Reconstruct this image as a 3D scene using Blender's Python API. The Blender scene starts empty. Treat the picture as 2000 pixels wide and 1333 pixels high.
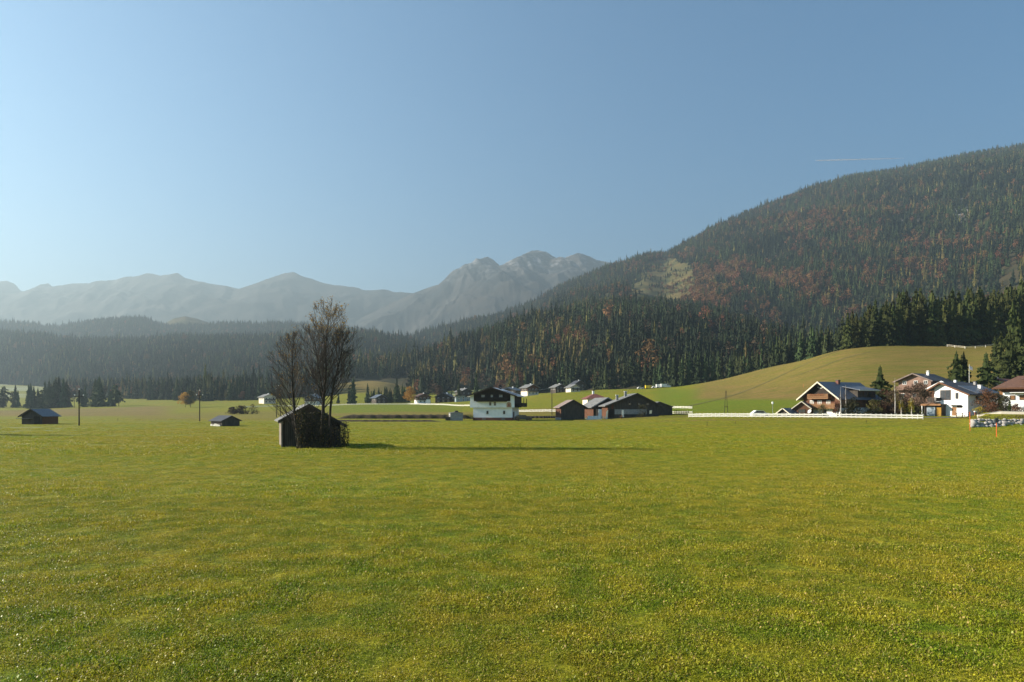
import bpy, math, random
import numpy as np
from mathutils import Vector, Matrix
R = math.radians
C = bpy.context.scene.collection
S = bpy.context.scene

# ---------------------------------------------------------------- camera, sky, sun, exposure
F = 1333.0                       # focal length in pixels of the 2000 px wide picture
HOR = 795.0                      # horizon row of the level camera
CZ = 3.5
cam_d = bpy.data.cameras.new('camera'); cam = bpy.data.objects.new('camera', cam_d); C.objects.link(cam)
cam.location = (0, 0, CZ); cam.rotation_euler = (R(90), 0, 0)
cam_d.sensor_width = 36; cam_d.lens = 36 * F / 2000; cam_d.shift_y = (HOR - 666.5) / 2000
cam_d.clip_start = 0.1; cam_d.clip_end = 60000
S.camera = cam
SUN_EL = R(24.0)
SUN_DIR = Vector((-math.cos(R(7)) * math.cos(SUN_EL), math.sin(R(7)) * math.cos(SUN_EL), math.sin(SUN_EL)))
w = bpy.data.worlds.new("World"); S.world = w; w.use_nodes = True
nt = w.node_tree
sky = nt.nodes.new('ShaderNodeTexSky'); sky.sky_type = 'NISHITA'; sky.sun_disc = False
sky.sun_elevation = SUN_EL; sky.sun_rotation = R(-83)
sky.altitude = 900; sky.air_density = 1.0; sky.dust_density = 0.0; sky.ozone_density = 1.0
hsv = nt.nodes.new('ShaderNodeHueSaturation'); hsv.inputs['Saturation'].default_value = 1.3; hsv.inputs['Hue'].default_value = 0.494; nt.links.new(sky.outputs[0], hsv.inputs['Color'])
bg = nt.nodes['Background']; nt.links.new(hsv.outputs[0], bg.inputs[0]); bg.inputs[1].default_value = 0.05
sd = bpy.data.lights.new('sun', 'SUN'); sd.energy = 5.0; sd.angle = R(0.53); sd.color = (1.0, 0.90, 0.76)
so = bpy.data.objects.new('sun', sd); C.objects.link(so)
so.rotation_euler = SUN_DIR.to_track_quat('Z', 'Y').to_euler()
S.view_settings.view_transform = 'Standard'; S.view_settings.look = 'None'
S.view_settings.exposure = 1.9; S.view_settings.gamma = 1.0
S.cycles.use_denoising = True
S.cycles.max_bounces = 4; S.cycles.diffuse_bounces = 2; S.cycles.glossy_bounces = 2
S.cycles.transmission_bounces = 3; S.cycles.transparent_max_bounces = 8; S.cycles.volume_bounces = 0
S.cycles.caustics_reflective = False; S.cycles.caustics_refractive = False

rng = np.random.default_rng(7); rnd = random.Random(11)

# ---------------------------------------------------------------- helpers
def tag(o, label=None, cat=None, group=None, kind=None):
    if label: o['label'] = label
    if cat: o['category'] = cat
    if group: o['group'] = group
    if kind: o['kind'] = kind
    return o
def empty(name, loc, rz=0.0):
    o = bpy.data.objects.new(name, None); C.objects.link(o)
    o.location = loc; o.rotation_euler = (0, 0, rz); o.empty_display_size = 0.5
    return o
def mesh_np(name, V, Fc, mat=None, smooth=False):
    me = bpy.data.meshes.new(name)
    me.from_pydata(V.tolist() if hasattr(V, 'tolist') else V, [], Fc.tolist() if hasattr(Fc, 'tolist') else Fc)
    if mat: me.materials.append(mat)
    if smooth: me.shade_smooth()
    me.update(); return me
def link(name, me, parent=None):
    o = bpy.data.objects.new(name, me); C.objects.link(o)
    if parent: o.parent = parent
    return o
class MB:
    def __init__(s): s.v = []; s.f = []
    def poly(s, pts):
        b = len(s.v); s.v += [tuple(p) for p in pts]; s.f.append(tuple(range(b, b + len(pts)))); return s
    def box(s, x0, x1, y0, y1, z0, z1):
        b = len(s.v)
        s.v += [(x0,y0,z0),(x1,y0,z0),(x1,y1,z0),(x0,y1,z0),(x0,y0,z1),(x1,y0,z1),(x1,y1,z1),(x0,y1,z1)]
        s.f += [(b,b+3,b+2,b+1),(b+4,b+5,b+6,b+7),(b,b+1,b+5,b+4),(b+1,b+2,b+6,b+5),(b+2,b+3,b+7,b+6),(b+3,b,b+4,b+7)]
        return s
    def prism(s, pts, y0, y1):      # pts: (x,z) outline extruded along y
        b = len(s.v); n = len(pts)
        s.v += [(p[0], y0, p[1]) for p in pts] + [(p[0], y1, p[1]) for p in pts]
        s.f.append(tuple(range(b, b+n))); s.f.append(tuple(range(b+2*n-1, b+n-1, -1)))
        for i in range(n):
            j = (i+1) % n; s.f.append((b+j, b+i, b+n+i, b+n+j))
        return s
    def slab(s, a, b_, c, d, th):   # four top corners, thickness downwards
        k = len(s.v); P = [a, b_, c, d]
        s.v += [tuple(p) for p in P] + [(p[0], p[1], p[2]-th) for p in P]
        s.f += [(k,k+1,k+2,k+3),(k+7,k+6,k+5,k+4)]
        for i in range(4):
            j = (i+1) % 4; s.f.append((k+j,k+i,k+4+i,k+4+j))
        return s
    def tube(s, pts, rad, n=6, cap=True):
        pts = [Vector(p) for p in pts]; k0 = len(s.v)
        if not hasattr(rad, '__len__'): rad = [rad]*len(pts)
        for i, p in enumerate(pts):
            t = (pts[min(i+1, len(pts)-1)] - pts[max(i-1, 0)])
            if t.length < 1e-9: t = Vector((0,0,1))
            t.normalize()
            a = t.cross(Vector((0.31, 0.95, 0.02))); a.normalize(); b = t.cross(a)
            for q in range(n):
                an = 2*math.pi*q/n; v = p + (a*math.cos(an) + b*math.sin(an))*rad[i]; s.v.append(tuple(v))
        for i in range(len(pts)-1):
            for q in range(n):
                r_ = (q+1) % n; s.f.append((k0+i*n+q, k0+i*n+r_, k0+(i+1)*n+r_, k0+(i+1)*n+q))
        if cap:
            s.f.append(tuple(range(k0+n-1, k0-1, -1))); e = k0+(len(pts)-1)*n; s.f.append(tuple(range(e, e+n)))
        return s
    def build(s, name, mat, parent=None, smooth=False):
        return link(name, mesh_np(name, s.v, s.f, mat, smooth), parent)

def nodes(m): return m.node_tree.nodes, m.node_tree.links
def mat(name, c1, c2=None, scale=3.0, rough=0.8, bump=0.0, detail=5, planks=None, spec=0.3, rand=0.0, transl=0.0, stretch=(1,1,1), metal=0.0, world=False):
    m = bpy.data.materials.new(name); m.use_nodes = True; N, L = nodes(m)
    P = N['Principled BSDF']; P.inputs['Roughness'].default_value = rough
    P.inputs['Specular IOR Level'].default_value = spec; P.inputs['Metallic'].default_value = metal
    c2 = c2 or tuple(x*0.6 for x in c1)
    co = N.new('ShaderNodeNewGeometry').outputs['Position'] if world else N.new('ShaderNodeTexCoord').outputs['Object']
    mp = N.new('ShaderNodeMapping'); mp.inputs['Scale'].default_value = stretch; L.new(co, mp.inputs[0])
    nz = N.new('ShaderNodeTexNoise'); nz.inputs['Scale'].default_value = scale; nz.inputs['Detail'].default_value = detail
    L.new(mp.outputs[0], nz.inputs['Vector'])
    rp = N.new('ShaderNodeValToRGB'); rp.color_ramp.elements[0].position = 0.35; rp.color_ramp.elements[1].position = 0.65
    rp.color_ramp.elements[0].color = (*c1, 1); rp.color_ramp.elements[1].color = (*c2, 1)
    L.new(nz.outputs[0], rp.inputs[0]); out = rp.outputs[0]; h = nz.outputs[0]
    if planks:
        wv = N.new('ShaderNodeTexWave'); wv.inputs['Scale'].default_value = planks[0]; wv.bands_direction = planks[1]
        wv.inputs['Distortion'].default_value = 0.6; wv.inputs['Detail Scale'].default_value = 0.5; L.new(mp.outputs[0], wv.inputs[0])
        r2 = N.new('ShaderNodeValToRGB'); r2.color_ramp.elements[0].position = 0.0; r2.color_ramp.elements[1].position = 0.25
        r2.color_ramp.elements[0].color = (0.45,0.45,0.45,1); r2.color_ramp.elements[1].color = (1,1,1,1)
        L.new(wv.outputs[1], r2.inputs[0])
        mx = N.new('ShaderNodeMix'); mx.data_type = 'RGBA'; mx.blend_type = 'MULTIPLY'; mx.inputs[0].default_value = 1
        L.new(out, mx.inputs[6]); L.new(r2.outputs[0], mx.inputs[7]); out = mx.outputs[2]; h = wv.outputs[1]
    if rand:
        oi = N.new('ShaderNodeObjectInfo'); mr = N.new('ShaderNodeMapRange')
        mr.inputs[3].default_value = 1-rand; mr.inputs[4].default_value = 1+rand; L.new(oi.outputs['Random'], mr.inputs[0])
        hs = N.new('ShaderNodeHueSaturation'); L.new(out, hs.inputs['Color']); L.new(mr.outputs[0], hs.inputs['Value'])
        m2 = N.new('ShaderNodeMath'); m2.operation = 'MULTIPLY'; m2.inputs[1].default_value = 7.31; L.new(oi.outputs['Random'], m2.inputs[0])
        m3 = N.new('ShaderNodeMath'); m3.operation = 'FRACT'; L.new(m2.outputs[0], m3.inputs[0])
        m4 = N.new('ShaderNodeMapRange'); m4.inputs[3].default_value = 0.5-rand*0.07; m4.inputs[4].default_value = 0.5+rand*0.07
        L.new(m3.outputs[0], m4.inputs[0]); L.new(m4.outputs[0], hs.inputs['Hue']); out = hs.outputs[0]
    L.new(out, P.inputs['Base Color'])
    if bump:
        b = N.new('ShaderNodeBump'); b.inputs['Strength'].default_value = bump; b.inputs['Distance'].default_value = 0.05
        L.new(h, b.inputs['Height']); L.new(b.outputs[0], P.inputs['Normal'])
    if transl:
        tr = N.new('ShaderNodeBsdfTranslucent'); L.new(out, tr.inputs[0]); ms = N.new('ShaderNodeMixShader'); ms.inputs[0].default_value = transl
        L.new(P.outputs[0], ms.inputs[1]); L.new(tr.outputs[0], ms.inputs[2]); L.new(ms.outputs[0], N['Material Output'].inputs[0])
    return m

# value-noise fbm in numpy
def _h(ix, iy, seed):
    n = (ix.astype(np.int64)*374761393 + iy.astype(np.int64)*668265263 + seed*974634777) & 0xffffffff
    n = ((n ^ (n >> 13))*1274126177) & 0xffffffff
    return ((n ^ (n >> 16)) & 0xffff)/65535.0
def vnoise(x, y, seed=0):
    x = np.asarray(x, float); y = np.asarray(y, float)
    ix = np.floor(x); iy = np.floor(y); fx = x-ix; fy = y-iy; fx = fx*fx*(3-2*fx); fy = fy*fy*(3-2*fy)
    a = _h(ix,iy,seed); b = _h(ix+1,iy,seed); c = _h(ix,iy+1,seed); d = _h(ix+1,iy+1,seed)
    return (a*(1-fx)+b*fx)*(1-fy) + (c*(1-fx)+d*fx)*fy
def fbm(x, y, seed=0, o=5, gain=0.5):
    t = 0; a = 1; s = 0
    for i in range(o): t = t + a*vnoise(x*2**i, y*2**i, seed+i); s += a; a *= gain
    return t/s
def ridged(x, y, seed=0, o=5):
    t = 0; a = 1; s = 0
    for i in range(o): t = t + a*(1-np.abs(2*vnoise(x*2**i, y*2**i, seed+i)-1)); s += a; a *= 0.5
    return t/s
def smooth01(x): x = np.clip(x, 0, 1); return x*x*(3-2*x)
def pyz(py, Y): return CZ + (HOR-py)*Y/F

# ---------------------------------------------------------------- ground height
def q(py, Y): return (Y, pyz(py, Y))
COLS = [
 (-900, [(500,0),(800,8),(1500,60),(2600,150)]),
 (0,    [(560,-0.3),(700,q(795,700)[1]),q(772,1000),q(744,1500),(2600,130)]),
 (70,   [(540,0),q(796,640),q(780,850),q(748,1500),(2600,130)]),
 (200,  [(380,0),q(798,520),q(783,680),q(776,900),(2600,90)]),
 (400,  [(300,0),q(796,450),q(783.5,600),q(778,800),(2600,90)]),
 (560,  [(270,0),q(794,450),q(784.5,600),q(778,800),(2600,90)]),
 (660,  [(250,0),q(791.5,450),q(786,560),q(745,800),(1000,40),(2600,90)]),
 (740,  [(230,0),q(790.5,430),q(786,560),q(738,800),(1000,40),(2600,90)]),
 (800,  [(220,0),q(790.5,420),q(786,550),q(765,800),(1000,40),(2600,90)]),
 (870,  [(210,0),q(806,290),q(791,410),q(784,560),q(750,800),(1000,45),(2600,90)]),
 (940,  [(210,0),q(803,290),q(786,400),q(781,520),q(752,800),(1000,45),(2600,90)]),
 (1020, [(205,0),q(800,290),q(776,430),q(773,520),q(766,800),(2600,90)]),
 (1080, [(200,0),q(796,290),q(769,430),q(767,520),(800,18),(2600,80)]),
 (1200, [(200,0.1),q(790,300),q(764,430),q(760,500),(620,17),(900,16),(2600,60)]),
 (1300, [(110,0),(165,0.7),(205,1.1),q(788,280),q(762,400),q(757.5,470),(560,16),(900,10),(2600,50)]),
 (1400, [(110,0),(158,1.0),(195,1.3),q(770,300),q(748,380),q(744,440),(540,17),(900,10),(2600,50)]),
 (1500, [(110,0),(155,1.0),(195,1.6),q(774,260),q(734,340),q(717,400),(440,27.5),(560,22),(900,15),(2600,50)]),
 (1650, [(112,0),(150,1.1),(190,2.2),q(764,240),q(720,280),q(688,320),q(675.5,350),(385,35.5),(560,33),(900,20),(2600,50)]),
 (1740, [(115,0),(148,1.2),(190,2.5),q(762,240),q(716,280),q(685,320),q(673,350),(400,36),(560,36),(900,25),(2600,50)]),
 (1850, [(118,0),(146,1.3),(190,3.0),q(760,240),q(715,280),q(686,320),q(675,345),(400,37),(560,38),(900,30),(2600,50)]),
 (1890, [(118,0),(146,1.4),(190,3.2),q(758,240),q(714,280),q(687,320),q(676,345),(400,37),(560,38),(900,30),(2600,50)]),
 (1925, [(114,0),(116.5,1.25),(125,2.2),(150,2.4),(190,3.6),(240,12),(290,25),(345,q(677,345)[1]),(400,38),(560,42),(2600,60)]),
 (2100, [(112,0),(114.5,1.3),(123,2.2),(150,2.7),(190,5),(240,16),(290,29),(345,38),(400,42),(560,50),(2600,80)]),
 (3200, [(112,0),(123,2.2),(190,8),(290,34),(400,50),(900,90),(2600,150)])]
_cp = np.array([c[0] for c in COLS], float)
def ground_raw(x, y):
    x = np.asarray(x, float); y = np.asarray(y, float)
    px = np.clip(1000 + F*x/np.maximum(y, 1.0), _cp[0], _cp[-1]-1e-3)
    Z = np.stack([np.interp(y, [0]+[p[0] for p in c[1]], [0]+[p[1] for p in c[1]]) for c in COLS])
    Z[:, ...] = np.where(y < 100, 0, Z)
    i = np.clip(np.searchsorted(_cp, px, side='right')-1, 0, len(COLS)-2)
    t = (px-_cp[i])/(_cp[i+1]-_cp[i])
    za = np.take_along_axis(Z, i[None], 0)[0]; zb = np.take_along_axis(Z, (i+1)[None], 0)[0]
    z = za*(1-t)+zb*t
    # small grassy mound in front of the big barn
    cx, cy = 0.21*178, 178.0
    z = z + 1.0*np.exp(-(((x-cx)/6.5)**2+((y-cy)/5.0)**2))
    return z
def ground_steps(x, y):
    px = 1000+F*x/np.maximum(y, 1.0)
    # low step of the ground along the brook behind the first meadow
    st = smooth01((px-600)/60)*smooth01((1130-px)/60)
    return 0.75*st*smooth01((y-203)/1.2)*(1-smooth01((y-215)/60)) + 0.3*smooth01((px-560)/60)*smooth01((880-px)/50)*smooth01((y-163)/0.8)*(1-smooth01((y-165)/30))
def axis(fine_lo, fine_hi, step, lo, hi, grow=1.09):
    a = list(np.arange(fine_lo, fine_hi+1e-6, step)); s = step; v = a[-1]
    while v < hi: s *= grow; v += s; a.append(v)
    s = step; v = a[0]; b = []
    while v > lo: s *= grow; v -= s; b.append(v)
    return np.array(b[::-1]+a)
gx = axis(-130, 270, 2.5, -3200, 3200, 1.06); gy = np.concatenate([axis(96, 420, 2.0, -400, 400, 1.15)[:-1], []])
gy = np.concatenate([gy, axis(gy[-1]+2.5, gy[-1]+150, 3.0, gy[-1]+2.5, 2900, 1.05)])
GX, GY = np.meshgrid(gx, gy, indexing='ij')
GZ = ground_raw(GX, GY)
def blur(Z, ax, k):
    Zp = np.pad(Z, [(k, k) if a_ == ax else (0, 0) for a_ in (0, 1)], mode='edge'); n_ = Z.shape[ax]
    return sum(np.take(Zp, range(i, i+n_), axis=ax) for i in range(2*k+1))/(2*k+1)
GB = GZ
for _ in range(3): GB = blur(blur(GB, 0, 4), 1, 2)
wq = smooth01((GY-150)/40); GZ = GZ*(1-wq)+GB*wq
GZ = GZ + ground_steps(GX, GY)
GZ = GZ + (fbm(GX/35, GY/35, 3, 3)-0.5)*np.clip((GY-230)/300, 0, 1)*2.4 + (fbm(GX/9, GY/9, 5, 2)-0.5)*0.12*(GY < 200)
def gz(x, y):
    i = int(np.clip(np.searchsorted(gx, x)-1, 0, len(gx)-2)); j = int(np.clip(np.searchsorted(gy, y)-1, 0, len(gy)-2))
    a = (x-gx[i])/(gx[i+1]-gx[i]); b = (y-gy[j])/(gy[j+1]-gy[j])
    return float((GZ[i,j]*(1-a)+GZ[i+1,j]*a)*(1-b)+(GZ[i,j+1]*(1-a)+GZ[i+1,j+1]*a)*b)
def gzv(x, y):
    i = np.clip(np.searchsorted(gx, x)-1, 0, len(gx)-2); j = np.clip(np.searchsorted(gy, y)-1, 0, len(gy)-2)
    a = (x-gx[i])/(gx[i+1]-gx[i]); b = (y-gy[j])/(gy[j+1]-gy[j])
    return (GZ[i,j]*(1-a)+GZ[i+1,j]*a)*(1-b)+(GZ[i,j+1]*(1-a)+GZ[i+1,j+1]*a)*b
def at(px, Y, dz=0.0):
    x = (px-1000)/F*Y; return (x, Y, gz(x, Y)+dz)

# ---- colour zones of the ground: R dry tan, G frost, B fresh green
PX = 1000+F*GX/np.maximum(GY, 1); PY = HOR-(GZ-CZ)*F/np.maximum(GY, 1)
def band(v, a, b, s): return smooth01((v-a)/s+0.5)*smooth01((b-v)/s+0.5)
dry = np.zeros_like(GX); frost = np.zeros_like(GX); fresh = np.zeros_like(GX)
wob = (fbm(GX/25, GY/25, 21, 3)-0.5)*6
dry = np.maximum(dry, 0.95*band(PX, -500, 330, 60)*band(GY+wob*10, 260, 520, 60))
dry = np.maximum(dry, 0.55*band(PX, 250, 640, 60)*band(GY+wob*5, 175, 330, 50))
dry = np.maximum(dry, 0.75*band(PX, 640, 1110, 30)*band(GY+wob*2, 205, 285, 25))
dry = np.maximum(dry, 0.8*band(PX, 640, 700, 10)*band(GY, 205, 285, 25))
dry = np.maximum(dry, 1.0*band(PX, 640, 790, 20)*band(GY, 640, 900, 40))
dry = np.maximum(dry, 0.85*(GY > 150)*smooth01((PX-1330)/60)*smooth01((782+wob-PY)/5)*(GY < 560))       # upper hill
dry = np.maximum(dry, 0.95*band(PX, 1360, 1720, 50)*band(PY+wob*0.6, 752+0.0*PX, 781, 8)*(GY < 420)*(GY > 200))
dry = np.maximum(dry, 0.7*band(PX, 1290, 1830, 40)*band(GY+wob*0.3, 141, 150, 5))
dry = np.maximum(dry, 0.6*band(PX, 1130, 1400, 60)*band(GY+wob*0.3, 168, 182, 6))
fresh = np.maximum(fresh, 0.6*band(PX, 1280, 1570, 30)*band(PY, 760, 806, 8)*(GY > 160)*(dry < 0.8))
fresh = np.maximum(fresh, 0.5*band(PX, 640, 900, 30)*band(GY, 285, 420, 30))
frost = np.maximum(frost, 0.42*band(PX, -300, 75, 20)*(GY > 900)*smooth01((fbm(GX/40, GY/120, 31, 3)-0.48)*8))
frost = np.maximum(frost, 0.55*band(PX, -400, 100, 80)*band(GY+wob*2, 92, 116, 8)*smooth01((fbm(GX/6, GY/3, 33, 3)-0.45)*6))
frost = np.maximum(frost, 0.35*band(PX, 860, 980, 30)*(GY > 560)*(GY < 900)*smooth01((fbm(GX/90, GY/12, 35, 2)-0.45)*8))
I, J = len(gx), len(gy)
V = np.stack([GX, GY, GZ], -1).reshape(-1, 3)
ii, jj = np.meshgrid(np.arange(I-1), np.arange(J-1), indexing='ij'); a = (ii*J+jj).ravel()
Fc = np.stack([a, a+J, a+J+1, a+1], -1)

def grass_color(N, L, zone=True):
    """world-space mottled meadow colour shared by the ground sheet and the grass blades"""
    pos = N.new('ShaderNodeNewGeometry').outputs['Position']
    def noise(sc, det=4, st=(1,1,0.2)):
        mp = N.new('ShaderNodeMapping'); mp.inputs['Scale'].default_value = st; L.new(pos, mp.inputs[0])
        n = N.new('ShaderNodeTexNoise'); n.inputs['Scale'].default_value = sc; n.inputs['Detail'].default_value = det; L.new(mp.outputs[0], n.inputs['Vector']); return n.outputs[0]
    def ramp(src, a, b, ca, cb):
        r = N.new('ShaderNodeValToRGB'); r.color_ramp.elements[0].position = a; r.color_ramp.elements[1].position = b
        r.color_ramp.elements[0].color = (*ca, 1); r.color_ramp.elements[1].color = (*cb, 1); L.new(src, r.inputs[0]); return r.outputs[0]
    def mix(f, a, b):
        m = N.new('ShaderNodeMix'); m.data_type = 'RGBA'
        if isinstance(f, float): m.inputs[0].default_value = f
        else: L.new(f, m.inputs[0])
        for s_, k in ((a, 6), (b, 7)):
            if isinstance(s_, tuple): m.inputs[k].default_value = (*s_, 1)
            else: L.new(s_, m.inputs[k])
        return m.outputs[2]
    base = ramp(noise(0.16, 6), 0.36, 0.62, (0.180, 0.225, 0.010), (0.260, 0.228, 0.014))
    fine = ramp(noise(1.1, 6), 0.38, 0.64, (0.090, 0.145, 0.006), (0.330, 0.270, 0.018))
    col = mix(0.55, base, fine)
    big = ramp(noise(0.035, 3), 0.45, 0.7, (0,0,0), (1,1,1))
    sc = N.new('ShaderNodeMath'); sc.operation = 'MULTIPLY'; sc.inputs[1].default_value = 0.35; L.new(big, sc.inputs[0])
    col = mix(sc.outputs[0], col, (0.290, 0.195, 0.022))
    if zone:
        at_ = N.new('ShaderNodeAttribute'); at_.attribute_name = 'zone'; sp = N.new('ShaderNodeSeparateColor'); L.new(at_.outputs['Color'], sp.inputs[0])
        tan = mix(ramp(noise(0.9, 4, (0.12, 0.5, 3.5)), 0.56, 0.66, (0,0,0), (0.6,0.6,0.6)), ramp(noise(0.22, 7, (0.25, 1.6, 2.2)), 0.38, 0.62, (0.270, 0.175, 0.055), (0.180, 0.155, 0.030)), (0.12,0.10,0.028))
        col = mix(sp.outputs[2], col, (0.120, 0.180, 0.014)); col = mix(sp.outputs[0], col, tan); col = mix(sp.outputs[1], col, (0.50, 0.56, 0.55))
    return col, noise

m_ground = bpy.data.materials.new('meadow_ground'); m_ground.use_nodes = True; N, L = nodes(m_ground)
col, noise = grass_color(N, L); P = N['Principled BSDF']; P.inputs['Roughness'].default_value = 0.95; P.inputs['Specular IOR Level'].default_value = 0.1
hm_ = N.new('ShaderNodeMix'); hm_.data_type = 'RGBA'; hm_.blend_type = 'MULTIPLY'; hm_.inputs[0].default_value = 1.0; L.new(col, hm_.inputs[6])
gr_ = N.new('ShaderNodeValToRGB'); gr_.color_ramp.elements[0].position = 0.38; gr_.color_ramp.elements[0].color = (0.42,0.45,0.4,1); gr_.color_ramp.elements[1].position = 0.62; gr_.color_ramp.elements[1].color = (1.0,1.0,1.0,1)
L.new(noise(7.0, 6, (1,1,1)), gr_.inputs[0]); L.new(gr_.outputs[0], hm_.inputs[7]); L.new(hm_.outputs[2], P.inputs['Base Color'])
b = N.new('ShaderNodeBump'); b.inputs['Strength'].default_value = 0.5; b.inputs['Distance'].default_value = 0.15; L.new(noise(3.0, 8, (1,1,1)), b.inputs['Height']); L.new(b.outputs[0], P.inputs['Normal'])
me = mesh_np('meadow', V, Fc, m_ground, True)
ca = me.color_attributes.new('zone', 'FLOAT_COLOR', 'POINT')
ca.data.foreach_set('color', np.stack([dry, frost, fresh, np.ones_like(dry)], -1).reshape(-1).astype(np.float32))
tag(link('meadow', me), 'flat green meadow rising to a grassy hill', None, None, 'structure')

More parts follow.
